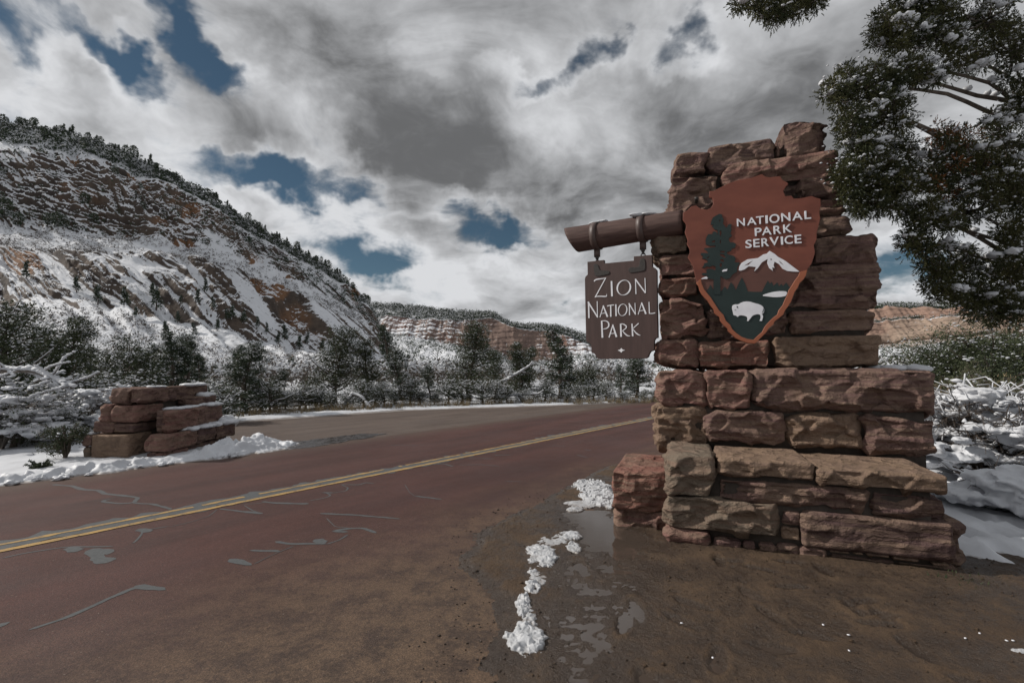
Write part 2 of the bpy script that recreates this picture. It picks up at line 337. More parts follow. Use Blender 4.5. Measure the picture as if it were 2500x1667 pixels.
def m_ground():
    m, g = new_mat('far_ground')
    n = g.noise(g.pos, 0.35, 9, 0.68); n2 = g.noise(g.pos, 2.5, 6, 0.65)
    brush = g.mix(g.mr(n2, 0.3, 0.7), (0.10, 0.075, 0.055, 1), (0.055, 0.06, 0.04, 1))
    c = g.mix(g.mr(g.m('ADD', g.m('MULTIPLY', n, 0.5), g.m('MULTIPLY', n2, 0.5)), 0.50, 0.60), (0.60, 0.615, 0.645, 1), brush)
    finish(g, c, 0.8, n2, 0.5, 0.15); MAT['far_ground'] = m
m_ground()
def road_mat(name, red):
    m, g = new_mat(name)
    perp = g.n('ShaderNodeVectorMath', {0: g.pos, 1: (N2[0], N2[1], 0)}, operation='DOT_PRODUCT').outputs['Value']
    s = g.n('ShaderNodeVectorMath', {0: g.pos, 1: (T2[0], T2[1], 0)}, operation='DOT_PRODUCT').outputs['Value']
    st = g.n('ShaderNodeCombineXYZ', {0: g.m('MULTIPLY', s, 0.16), 1: perp, 2: 0.0}).outputs[0]
    streak = g.noise(st, 1.6, 6, 0.6); blot = g.noise(g.pos, 0.7, 6, 0.6); grain = g.noise(g.pos, 130, 3, 0.75); mid = g.noise(g.pos, 26, 4, 0.7)
    if red:
        c = g.mix(g.mr(streak, 0.3, 0.7), (0.050, 0.0225, 0.0195, 1), (0.077, 0.0335, 0.0285, 1))
        dust = g.m('ADD', g.m('MULTIPLY', perp, -0.62), g.m('MULTIPLY', g.m('SUBTRACT', blot, 0.5), 1.1))
        dust = g.mr(g.m('ADD', dust, g.m('MULTIPLY', g.m('SUBTRACT', streak, 0.5), 0.8)), -3.0, -1.45)
        sand = g.mix(g.mr(g.m('ADD', g.m('MULTIPLY', mid, 0.35), g.m('MULTIPLY', g.noise(g.pos, 4.5, 7, 0.68), 0.65)), 0.42, 0.60), (0.120, 0.082, 0.055, 1), (0.056, 0.040, 0.031, 1))
        c = g.mix(g.m('MULTIPLY', dust, 0.9), c, sand)
        ld = g.mr(g.m('ADD', perp, g.m('MULTIPLY', g.m('SUBTRACT', blot, 0.5), 1.6)), 8.8, 9.9)
        c = g.mix(g.m('MULTIPLY', ld, 0.75), c, (0.085, 0.062, 0.048, 1))
    else:
        c = g.mix(g.mr(streak, 0.3, 0.7), (0.075, 0.057, 0.049, 1), (0.112, 0.087, 0.074, 1))
        c = g.mix(g.mr(blot, 0.52, 0.7, 0, 0.6), c, (0.07, 0.052, 0.045, 1))
    c = g.mix(g.mr(grain, 0.35, 0.68), g.mix(1.0, c, (0.55, 0.55, 0.55, 1), 'MULTIPLY'), g.mix(1.0, c, (1.35, 1.3, 1.25, 1), 'MULTIPLY'))
    c = g.mix(g.mr(g.noise(g.pos, 55, 2, 0.5), 0.70, 0.74, 0, 0.6), c, (0.20, 0.16, 0.13, 1))
    h = g.m('ADD', g.m('MULTIPLY', grain, 0.5), g.m('MULTIPLY', mid, 0.12))
    finish(g, c, g.mr(blot, 0.3, 0.7, 0.62, 0.85), h, 0.8, 0.012, 0.25); MAT[name] = m
road_mat('red_asphalt', True); road_mat('grey_asphalt', False)
def m_dirt():
    m, g = new_mat('wet_dirt')
    z = g.n('ShaderNodeSeparateXYZ', {0: g.pos}).outputs[2]
    n = g.noise(g.pos, 3.0, 8, 0.65); f = g.noise(g.pos, 34, 6, 0.7); gr = g.noise(g.pos, 150, 3, 0.7)
    wet = g.mr(g.m('ADD', z, g.m('MULTIPLY', g.m('SUBTRACT', n, 0.5), 0.012)), 0.015, 0.034, 1, 0)
    c = g.mix(g.mr(n, 0.3, 0.7), (0.048, 0.029, 0.017, 1), (0.088, 0.055, 0.031, 1))
    c = g.mix(g.mr(f, 0.5, 0.75, 0, 0.6), c, (0.035, 0.022, 0.014, 1))
    c = g.mix(g.mr(gr, 0.66, 0.78, 0, 0.5), c, (0.17, 0.12, 0.08, 1))
    c = g.mix(g.m('MULTIPLY', wet, 0.65), c, (0.030, 0.022, 0.018, 1))
    ro = g.mr(wet, 0, 1, 0.85, 0.30)
    finish(g, c, ro, g.m('ADD', g.m('MULTIPLY', f, 0.8), g.m('MULTIPLY', gr, 0.25)), 0.9, 0.03, 0.35); MAT['dirt'] = m
m_dirt()
def m_water():
    m, g = new_mat('muddy_water')
    n = g.noise(g.pos, 18, 3, 0.5)
    finish(g, (0.055, 0.042, 0.034), 0.06, n, 0.04, 0.01, 0.5); MAT['water'] = m
m_water()
m_simple('sealant', (0.056, 0.059, 0.061), (0.080, 0.084, 0.086), 40, 0.6, 0.3, 0.004)
def m_yellow():
    m, g = new_mat('yellow_paint')
    n = g.noise(g.pos, 45, 6, 0.72); b = g.noise(g.pos, 5, 5, 0.6)
    c = g.mix(g.mr(b, 0.3, 0.7), (0.36, 0.225, 0.075, 1), (0.26, 0.17, 0.07, 1))
    c = g.mix(g.mr(g.m('ADD', n, g.m('MULTIPLY', b, 0.25)), 0.66, 0.78), c, (0.08, 0.055, 0.045, 1))
    finish(g, c, 0.6, n, 0.4, 0.006); MAT['yellow'] = m
m_yellow()

# ground: one sheet to the horizon
k = np.linspace(-1, 1, 161); ax = 6000 * np.sign(k) * np.abs(k) ** 3.2
gx, gy = np.meshgrid(ax, ax, indexing='ij')
gz = -0.05 + 0 * gx
rr = np.hypot(gx, gy); gz = gz - 0.0 + sstep(40, 400, rr) * 1.2 * fbm(np.stack([gx / 60, gy / 60, 0 * gx], -1), 3)
ground = obj('ground', mesh_np('ground', np.stack([gx, gy, gz], -1).reshape(-1, 3), grid_faces(161, 161), True, [MAT['far_ground']]))
tag(ground, kind='structure')

# road sheet with a gently wandering left edge
ss = np.concatenate([np.arange(-90, -12, 2.0), np.arange(-12, 45, 0.25), np.arange(45, 260, 3.0)]); nv = 34
pp = np.linspace(0, 1, nv)
Sg = np.repeat(ss[:, None], nv, 1); edge = 9.72 + 0.10 * fbm(np.stack([ss * 0.7, 0 * ss, 0 * ss], -1), 4, seed=5)
Pg = 0.9 + (edge[:, None] - 0.9) * pp[None, :]
Zg = 0.004 + 0.0 * Sg
V = np.stack([Sg * T2[0] + Pg * N2[0], Sg * T2[1] + Pg * N2[1], Zg], -1).reshape(-1, 3)
road = obj('road', mesh_np('road', V, grid_faces(len(ss), nv), True, [MAT['red_asphalt']])); tag(road, kind='structure')
# pull-out beside it
s2 = np.arange(3.0, 30.01, 0.3); far = np.interp(s2, [3, 4.5, 5.5, 6.7, 12.6, 18, 23, 30], [9.5, 11.2, 13.6, 15.9, 15.2, 12.2, 9.9, 9.5])
near = np.full_like(s2, 9.3); n2v = 20; q = np.linspace(0, 1, n2v)
Pq = near[:, None] + (far - near + 0.12 * fbm(np.stack([s2, s2 * 0, s2 * 0], -1), 3, seed=8))[:, None] * q[None, :]
Sq = np.repeat(s2[:, None], n2v, 1)
V = np.stack([Sq * T2[0] + Pq * N2[0], Sq * T2[1] + Pq * N2[1], -0.002 + 0 * Sq], -1).reshape(-1, 3)
tag(obj('pullout', mesh_np('pullout', V, grid_faces(len(s2), n2v), True, [MAT['grey_asphalt']])), kind='structure')

def ribbon(pts, width, z=0.009, step=0.03, jag=0.25, seed=0, cut=None):
    """flat strip on the road along world points; width may vary; ragged rims"""
    P = np.array([tuple(p)[:2] for p in pts], float); W = np.broadcast_to(np.asarray(width, float), (len(P),))
    d = np.concatenate([[0], np.cumsum(np.linalg.norm(np.diff(P, axis=0), axis=1))]); n = max(4, int(d[-1] / step))
    t = np.linspace(0, d[-1], n); Q = np.stack([np.interp(t, d, P[:, 0]), np.interp(t, d, P[:, 1])], -1)
    for _ in range(2): Q[1:-1] = (Q[:-2] + 2 * Q[1:-1] + Q[2:]) / 4
    w = np.interp(t, d, W); T = np.gradient(Q, axis=0); T /= np.linalg.norm(T, axis=1)[:, None] + 1e-9; Nn = np.stack([-T[:, 1], T[:, 0]], -1)
    zz = np.zeros(n); a = w / 2 * (1 + jag * fbm(np.stack([t * 9, zz, zz + seed], -1), 3)); b = w / 2 * (1 + jag * fbm(np.stack([t * 9, zz + 5, zz + seed], -1), 3))
    e = np.minimum(1, np.minimum(t, d[-1] - t) / (w + 1e-6) * 2.5 + 0.15); a = a * e; b = b * e
    L = np.concatenate([Q + Nn * a[:, None], np.full((n, 1), z)], 1); Rr = np.concatenate([Q - Nn * b[:, None], np.full((n, 1), z)], 1)
    V = np.stack([L, Rr], 1).reshape(-1, 3); F = grid_faces(n, 2)[:, ::-1]
    if cut is not None: F = F[~cut(t)[:-1]]
    return V, F
rs = np.arange(-8, 75, 0.2)
def line_cut(seed, thr):
    return lambda t: fbm(np.stack([t * 1.3, 0 * t, 0 * t + seed], -1), 4, 0.6) > thr
V, F = ribbon([rd(s, 6.40 + 0.05 * math.sin(s * 0.7) + 0.03 * math.sin(s * 2.1)) for s in rs], 0.34, 0.0068, 0.06, 0.7, 3)
obj('sealed_joint', mesh_np('sealed_joint', V, F, False, [MAT['sealant']]), road)
V, F = ribbon([rd(s, 6.25) for s in rs], 0.082, 0.0094, 0.03, 0.42, 1, line_cut(4.2, 0.62)); obj('yellow_line', mesh_np('yellow_line', V, F, False, [MAT['yellow']]), road)
V, F = ribbon([rd(s, 6.47) for s in rs], 0.062, 0.0094, 0.03, 0.7, 2, line_cut(9.1, 0.36)); obj('yellow_line', mesh_np('yellow_line', V, F, False, [MAT['yellow']]), road)
Zr = 1250 / 2352.0
def zr(x, y): return on_ground(x * Zr, 1000 + y * Zr)
SEALS = [([(240, 345), (330, 352), (380, 368), (450, 372), (480, 388), (560, 395), (635, 405), (610, 430)], .08), ([(610, 430), (540, 432), (475, 425), (480, 415), (510, 414)], .07), ([(610, 430), (700, 435), (760, 450), (785, 460)], .06),
    ([(5, 685), (120, 660), (250, 640), (330, 630), (400, 632), (520, 630)], .035), ([(322, 632), (348, 655)], .16), ([(425, 640), (455, 680), (492, 705)], .17), ([(440, 650), (512, 650), (490, 668)], .10),
    ([(640, 548), (692, 562)], .17), ([(690, 550), (780, 537)], .03), ([(655, 565), (632, 600), (608, 616)], .03), ([(130, 1015), (300, 960), (480, 880), (600, 825), (640, 815)], [.05, .06, .07, .06, .07]), ([(620, 812), (680, 822), (758, 830)], .10), ([(-40, 1010), (45, 978)], .09),
    ([(1055, 688), (1155, 716)], .10), ([(1165, 712), (1260, 665), (1350, 628)], .018), ([(1145, 648), (1285, 653)], .07), ([(1265, 607), (1330, 618), (1500, 618)], .06), ([(1445, 598), (1492, 616)], .13), ([(1500, 620), (1560, 600), (1600, 575)], .03), ([(1525, 560), (1600, 563)], .09),
    ([(1530, 558), (1620, 545), (1670, 545), (1728, 568)], .06), ([(1500, 500), (1540, 540), (1640, 548)], .02), ([(1470, 478), (1640, 485), (1740, 495), (1840, 503)], .06), ([(1010, 456), (1100, 468), (1208, 479)], .08), ([(1120, 440), (1160, 465), (1200, 478)], .02), ([(1115, 437), (1210, 430)], .02),
    ([(1200, 424), (1280, 430), (1418, 434)], .08), ([(1420, 420), (1500, 405), (1520, 395), (1500, 382)], .03), ([(1478, 382), (1532, 383)], .09), ([(1520, 385), (1590, 375), (1600, 360), (1570, 347)], .025), ([(1562, 345), (1650, 346), (1680, 335), (1722, 341)], .055),
    ([(1905, 398), (1960, 405), (2032, 413)], .06), ([(1860, 345), (1880, 380), (1905, 398)], .018), ([(1970, 250), (2040, 250), (2082, 262)], .05), ([(2110, 256), (2200, 253), (2292, 260)], .04), ([(2150, 225), (2270, 226)], .04), ([(2270, 210), (2350, 208)], .05), ([(1000, 458), (960, 490), (870, 520), (780, 540)], .016),
    ([(1790, 163), (1910, 164)], .04), ([(2320, 330), (2400, 332)], .03), ([(2520, 165), (2600, 168)], .05), ([(2650, 208), (2700, 222)], .05), ([(2680, 185), (2720, 187)], .05), ([(560, 400), (300, 440)], .012)]
for i, (pl, w) in enumerate(SEALS):
    V, F = ribbon([zr(*p) for p in pl], np.asarray(w) * 0.66, 0.0060 + 0.00012 * (i % 5), 0.03, 0.7, i)
    obj('crack_seal', mesh_np('crack_seal', V, F, False, [MAT['sealant']]), road)

# verge of wet dirt in front of the sign
BPX = [(1216, 1655), (1170, 1593), (1204, 1556), (1198, 1525), (1229, 1464), (1198, 1420), (1142, 1390), (1136, 1365), (1167, 1328), (1170, 1300), (1235, 1269), (1327, 1223), (1407, 1180), (1494, 1137)]
BG = np.array([tuple(on_ground(*p))[:2] for p in BPX]); BG = BG[np.argsort(BG[:, 1])]
BG = np.concatenate([[(0.05, 0.6)], BG, [tuple(rd(9.5, 3.25))[:2], tuple(rd(16, 3.2))[:2], tuple(rd(30, 3.1))[:2]]])
def bound_x(y): return np.interp(y, BG[:, 1], BG[:, 0])
PUD = np.array([tuple(on_ground(*p))[:2] for p in [(1440, 1250), (1490, 1310), (1530, 1335), (1430, 1430), (1420, 1520), (1440, 1640), (1440, 1900)]])
def seg_dist(P, L):
    best = np.full(P.shape[:-1], 1e9)
    for a, b in zip(L[:-1], L[1:]):
        ab = b - a; t = np.clip(((P - a) @ ab) / (ab @ ab), 0, 1); best = np.minimum(best, np.linalg.norm(P - (a + t[..., None] * ab), axis=-1))
    return best
def verge_h(X, Y):
    P = np.stack([X, Y, 0 * X], -1); XY = P[..., :2]
    d = X - bound_x(Y) + 0.07 * fbm(P * 5, 4, seed=2) + 0.03 * fbm(P * 22, 2, seed=3)
    h = np.clip(0.004 + d * 0.16, -0.04, 0.022)
    h = h + 0.010 * fbm(P * 1.1, 3, seed=11) + 0.010 * fbm(P * 6, 4, seed=12) + 0.008 * fbm(P * 26, 3, seed=13, ridged=True)
    pd = seg_dist(XY, PUD); wetz = np.exp(-(pd / 0.36) ** 2)
    h = h - wetz * (0.009 + 0.009 * sstep(2.7, 4.0, Y)) + wetz * (0.013 * fbm(P * 9, 4, 0.6, seed=14, ridged=True) - 0.003)
    # deeper pools
    for (px, py, r, dep) in [(1490, 1318, .34, .022), (1425, 1262, .22, .016), (1530, 1505, .13, .008), (1560, 1545, .10, .008), (1385, 1575, .12, .007), (1330, 1300, .10, .006), (1470, 1450, .09, .007)]:
        c = np.array(tuple(on_ground(px, py))[:2]); h = h - dep * np.exp(-(np.linalg.norm(XY - c, axis=-1) / r) ** 4)
    # boot prints
    r2 = np.random.default_rng(4)
    for _ in range(46):
        cx, cy, a = r2.uniform(0.4, 4.2), r2.uniform(1.5, 4.2), r2.uniform(0, 3.14)
        u = (X - cx) * math.cos(a) + (Y - cy) * math.sin(a); w_ = -(X - cx) * math.sin(a) + (Y - cy) * math.cos(a)
        e = (u / 0.14) ** 2 + (w_ / 0.05) ** 2
        h = h - 0.014 * np.exp(-e ** 2) + 0.008 * np.exp(-((np.sqrt(e) - 1.25) / 0.25) ** 2)
    return np.maximum(h, -0.04)
xs = np.arange(-0.75, 7.5, 0.024); ys = np.arange(0.9, 9.0, 0.024)
GX, GY = np.meshgrid(xs, ys, indexing='ij'); H = verge_h(GX, GY)
verge = obj('dirt_verge', mesh_np('dirt_verge', np.stack([GX, GY, H], -1).reshape(-1, 3), grid_faces(len(xs), len(ys)), True, [MAT['dirt']])); tag(verge, kind='structure')
xs = np.arange(-4, 70, 0.5); ys = np.arange(8.6, 60, 0.5); GX, GY = np.meshgrid(xs, ys, indexing='ij')
dd = GX - bound_x(np.minimum(GY, 30)) - np.maximum(GY - 30, 0) * 0.78
HH = np.clip(0.004 + dd * 0.16, -0.045, 0.02) - 0.012 * (GY < 9.0)
tag(obj('dirt_verge', mesh_np('dirt_verge', np.stack([GX, GY, HH], -1).reshape(-1, 3), grid_faces(len(xs), len(ys)), True, [MAT['dirt']])), kind='structure')
# still water: one level sheet, the pools are where the dirt dips under it
px_, py_ = np.meshgrid(np.linspace(0.0, 1.75, 20), np.linspace(1.0, 5.6, 30), indexing='ij')
pz = np.full(px_.shape, 0.0095)
m_ = (np.abs(px_ - 0) < 0)
tag(obj('puddle_water', mesh_np('puddle_water', np.stack([px_ + 0.06 * (py_ - 1.0), py_, pz], -1).reshape(-1, 3), grid_faces(20, 30), True, [MAT['water']])), kind='structure')
# thin meltwater film on the pull-out by the snow pile
c = on_ground(800, 1076)
a = np.linspace(0, 2 * math.pi, 240, endpoint=False); rr_ = 0.95 + 0.75 * fbm(np.stack([np.cos(a) * 2.2, np.sin(a) * 2.2, 0 * a], -1), 4, 0.6, seed=3)
V = np.stack([c.x + rr_ * (np.cos(a) * 1.5 * T2[0] + np.sin(a) * 0.55 * N2[0]), c.y + rr_ * (np.cos(a) * 1.5 * T2[1] + np.sin(a) * 0.55 * N2[1]), 0 * a + 0.0065], -1)
V = np.concatenate([V, [(c.x, c.y, 0.0065)]]); F = np.stack([np.arange(240), (np.arange(240) + 1) % 240, np.full(240, 240)], -1)
def m_film():
    m, g = new_mat('wet_asphalt'); n = g.noise(g.pos, 30, 4, 0.6)
    finish(g, (0.040, 0.034, 0.033), g.mr(g.noise(g.pos, 6, 5, 0.65), 0.35, 0.65, 0.10, 0.45), n, 0.15, 0.01, 0.5); MAT['film'] = m
m_film()
tag(obj('meltwater_film', mesh_np('meltwater_film', V, F, True, [MAT['film']])), kind='structure')

# ------------------------------------------------------------------ snow on the ground
def snow_sheet(name, X, Y, Hh, label):
    o = obj(name, mesh_np(name, np.stack([X, Y, Hh], -1).reshape(-1, 3), grid_faces(*X.shape), True, [MAT['snow']]))
    return tag(o, label, 'snow', kind='stuff')
sL = np.concatenate([np.arange(-40, -12, .5), np.arange(-12, 14, 0.06), np.arange(14, 60, .4)]); pL = 9.7 + np.concatenate([np.arange(0, 4, 0.06), np.arange(4, 14, .16), 14 + np.arange(0, 1, .02) ** 2 * 40])
SS, PP = np.meshgrid(sL, pL, indexing='ij'); Q = np.stack([SS, PP, 0 * SS], -1)
farE = np.interp(SS, [-50, 3, 4.5, 5.6, 6.7, 12.6, 18, 23, 70], [9.75, 9.75, 11.4, 13.8, 16.1, 15.4, 12.4, 10.1, 9.9])
dE = PP - farE + 0.22 * fbm(Q * 1.1, 4, seed=21)
h = np.clip(dE * 0.28, -0.09, 0.07) + 0.035 * fbm(Q * 0.9, 4, seed=22) + 0.02 * fbm(Q * 4, 3, seed=23) + 0.10 * sstep(1, 8, dE) * fbm(Q * 0.5, 3, seed=24)
h = h - 0.5 * sstep(0.62, 0.9, 0.5 + 0.5 * fbm(Q * 0.8, 4, seed=25)) * sstep(0.5, 2, dE) * 0.3
XX = SS * T2[0] + PP * N2[0]; YY = SS * T2[1] + PP * N2[1]
snow_sheet('snow_field', XX, YY, h, 'snow covering the ground across the road under the trees')
# right-hand snow field behind and beside the sign
xs = np.arange(3.0, 15, 0.05); ys = np.arange(3.7, 17, 0.06); GX, GY = np.meshgrid(xs, ys, indexing='ij'); Q = np.stack([GX, GY, 0 * GX], -1)
b1 = GY - np.interp(GX, [3, 3.6, 3.8, 4.05, 4.4, 6, 15], [6.5, 5.0, 4.25, 4.0, 4.05, 3.9, 3.5]); b2 = (GX - 3.45 - 0.12 * np.maximum(0, GY - 4.4))
dE = np.minimum(np.minimum(b1, b2), 2.2 - to_sp(Q)[1]) + 0.10 * fbm(Q * 2.2, 4, seed=31)
h = np.clip(dE * 0.35, -0.08, 0.10) + sstep(0, .4, dE) * (0.03 * fbm(Q * 1.3, 4, seed=32) + 0.014 * fbm(Q * 9, 3, seed=33) + 0.12 * sstep(1.2, 5, GY - 4) * (0.6 + fbm(Q * 0.7, 3, seed=34)))
for (px, py) in [(2395, 1255), (2420, 1235), (2440, 1290), (2370, 1215), (2460, 1330), (2350, 1290), (2480, 1270)]:
    c = on_ground(px, py, 0.12); e = ((GX - c.x) / 0.10) ** 2 + ((GY - c.y) / 0.17) ** 2; h = h - 0.09 * np.exp(-e ** 2) + 0.02 * np.exp(-((np.sqrt(e) - 1.3) / 0.3) ** 2)
snow_sheet('snow_field', GX, GY, h, 'trodden snow on the ground right of the stone sign')
# ploughed bank along the far edge of the road
sB = np.arange(-9, 5.75, 0.022); pB = np.arange(9.45, 10.75, 0.022); SS, PP = np.meshgrid(sB, pB, indexing='ij'); Q = np.stack([SS, PP, 0 * SS], -1)
cen = 9.92 + 0.10 * fbm(np.stack([SS * 0.8, 0 * SS, 0 * SS], -1), 3, seed=41) + 0.32 * sstep(3.2, 4.6, SS)
wid = 0.26 + 0.08 * fbm(np.stack([SS * 1.4, 0 * SS + 3, 0 * SS], -1), 3, seed=42) + 0.26 * sstep(3.0, 4.4, SS) * (1 - sstep(4.9, 5.75, SS)); hei = 0.15 + 0.05 * fbm(np.stack([SS * 2, 0 * SS, 0 * SS], -1), 3, seed=43) + 0.16 * sstep(3.2, 4.2, SS)
hei = hei * (1 - 0.9 * sstep(4.6, 5.7, SS))
lump = 1 - np.abs(fbm(Q * 4.2, 3, 0.55, seed=44)) * 1.5
h = hei * np.exp(-((PP - cen) / wid) ** 2 * 1.2) * (0.35 + 0.65 * lump) * 1.25 + 0.03 * fbm(Q * 9, 3, seed=45, ridged=True) * (hei > 0.05) - 0.055
snow_sheet('snow_bank', SS * T2[0] + PP * N2[0], SS * T2[1] + PP * N2[1], h, 'lumpy ploughed snow bank along the far edge of the red road')
rng = np.random.default_rng(8)
mb = MB(); s_ = rng.uniform(-8, 5.4, 130); p_ = 9.78 + rng.normal(0, 0.13, 130) + 0.25 * sstep(3.2, 4.6, s_); r_ = rng.uniform(0.015, 0.07, 130) * (1 + 0.5 * (s_ > 3))
mb.add(*blobs(np.stack([s_ * T2[0] + p_ * N2[0], s_ * T2[1] + p_ * N2[1], r_ * 0.3 + 0.01], -1), np.stack([r_ * 1.2, r_, r_ * .7], -1), rng, ICO3, 0.9, 2.4))
tag(obj('snow_lumps', mb.mesh('snow_lumps', [MAT['snow']])), 'loose snow lumps fallen along the far road edge', 'snow', kind='stuff')
# clumps left on the mud
def clump(px, py, wpx, hpx, hz, label, n=34, seed=0):
    """a half-melted patch: ragged rim, broken rough top"""
    c = on_ground(px, py, 0.02); k_ = c.y / FOC; rx = wpx * k_ / 2 * 1.2; ry = hpx * k_ / 2 / max(0.18, (EYE / c.y)) * 1.15
    q = np.arange(-1.35, 1.351, max(0.012, 0.005 / max(rx, ry))); U, W_ = np.meshgrid(q, q, indexing='ij'); Q = np.stack([U * rx, W_ * ry, 0 * U], -1)
    e = U * U + W_ * W_ + 0.75 * fbm(Q * (1.3 / rx) + seed * 3.1, 3, 0.55, seed=51) + 0.35 * fbm(Q * 45 + seed, 2, seed=52)
    top = np.sqrt(np.clip(1 - e, 0, 1)); h = hz * (0.10 * sstep(0, .25, top) + 0.85 * top ** 1.1 * (0.60 + 0.70 * fbm(Q * (1.9 / rx) + seed, 4, 0.52, seed=53))) + 0.06 * hz * top * fbm(Q * 80 + seed, 3, 0.6, seed=54)
    h = np.maximum(h, 0) + 0.012 - 0.045 * (top <= 0)
    Q = Q + 0.35 * hz * top[..., None] * np.stack([fbm(Q * 30 + seed, 2, seed=55), fbm(Q * 30 + seed, 2, seed=56), 0 * top], -1)
    F = grid_faces(*U.shape); ok = (top.ravel()[F] > 0).any(1); V = np.stack([Q[..., 0], Q[..., 1], h], -1).reshape(-1, 3)
    use = np.unique(F[ok]); mp = np.full(len(V), -1); mp[use] = np.arange(len(use))
    o = obj('snow_clump', mesh_np('snow_clump', V[use], mp[F[ok]], True, [MAT['slush']]), None, (c.x, c.y, 0.0)); tag(o, label, 'snow clump', 'snow clumps melting on the mud')
clump(1458, 1203, 76, 58, 0.10, 'biggest melting snow clump on the mud against the low left stone', 46, 1)
clump(1404, 1242, 32, 10, 0.03, 'flat snow scrap at the near foot of the biggest mud clump', 10, 2)
clump(1390, 1306, 50, 18, 0.05, 'small snow clump on the left rim of the main puddle', 18, 3)
clump(1398, 1334, 34, 22, 0.035, 'thin snow scrap below the puddle rim clump', 14, 4)
clump(1322, 1352, 60, 50, 0.05, 'second largest snow clump, in mid mud left of the puddle', 38, 5)
clump(1300, 1393, 22, 14, 0.035, 'fist-sized snow lump just below the mid mud clump', 10, 6)
clump(1297, 1434, 34, 30, 0.05, 'upper of two narrow snow strips on the mud', 16, 7)
clump(1277, 1475, 30, 54, 0.05, 'lower narrow snow strip on the mud', 22, 8)
clump(1281, 1556, 76, 66, 0.06, 'nearest snow clump, largest at the bottom of the photo beside the sand', 60, 9)
clump(1418, 1228, 70, 16, 0.025, 'thin slush fringe below the biggest mud clump', 10, 21)
clump(1345, 1318, 70, 26, 0.022, 'thin grey slush patch left of the main puddle', 10, 22)
clump(1312, 1408, 40, 34, 0.022, 'thin slush smear under the fist-sized lump', 10, 23)
clump(1290, 1500, 30, 46, 0.022, 'thin slush smear joining the narrow strip to the nearest clump', 10, 24)
clump(2490, 1590, 40, 14, 0.03, 'snow scrap at the bottom right corner of the dirt', 10, 10)

# crumbs of mud and grit
r = np.random.default_rng(66); n = 9000; X_ = r.uniform(-.6, 5.2, n); Y_ = 1.25 + r.uniform(0, 1, n) ** 1.5 * 5.5; dB = X_ - bound_x(Y_)
keep = (dB > -.5) & (r.random(n) < np.where(dB < 0.25, np.exp(-np.abs(dB) * 4), .28)); X_, Y_, dB = X_[keep], Y_[keep], dB[keep]
Z_ = np.maximum(verge_h(X_, Y_), 0.004); s_ = r.uniform(.0025, .009, len(X_)) * np.where(r.random(len(X_)) < .06, 1.9, 1)
mb = MB(); mb.add(*blobs(np.stack([X_, Y_, Z_ + s_ * .3], -1), np.stack([s_ * 1.2, s_, s_ * .7], -1), r, OCT, 0))
tag(obj('mud_crumbs', mb.mesh('mud_crumbs', [MAT['dirt']], False)), 'crumbs of mud and grit strewn over the dirt and road edge', 'grit', kind='stuff')
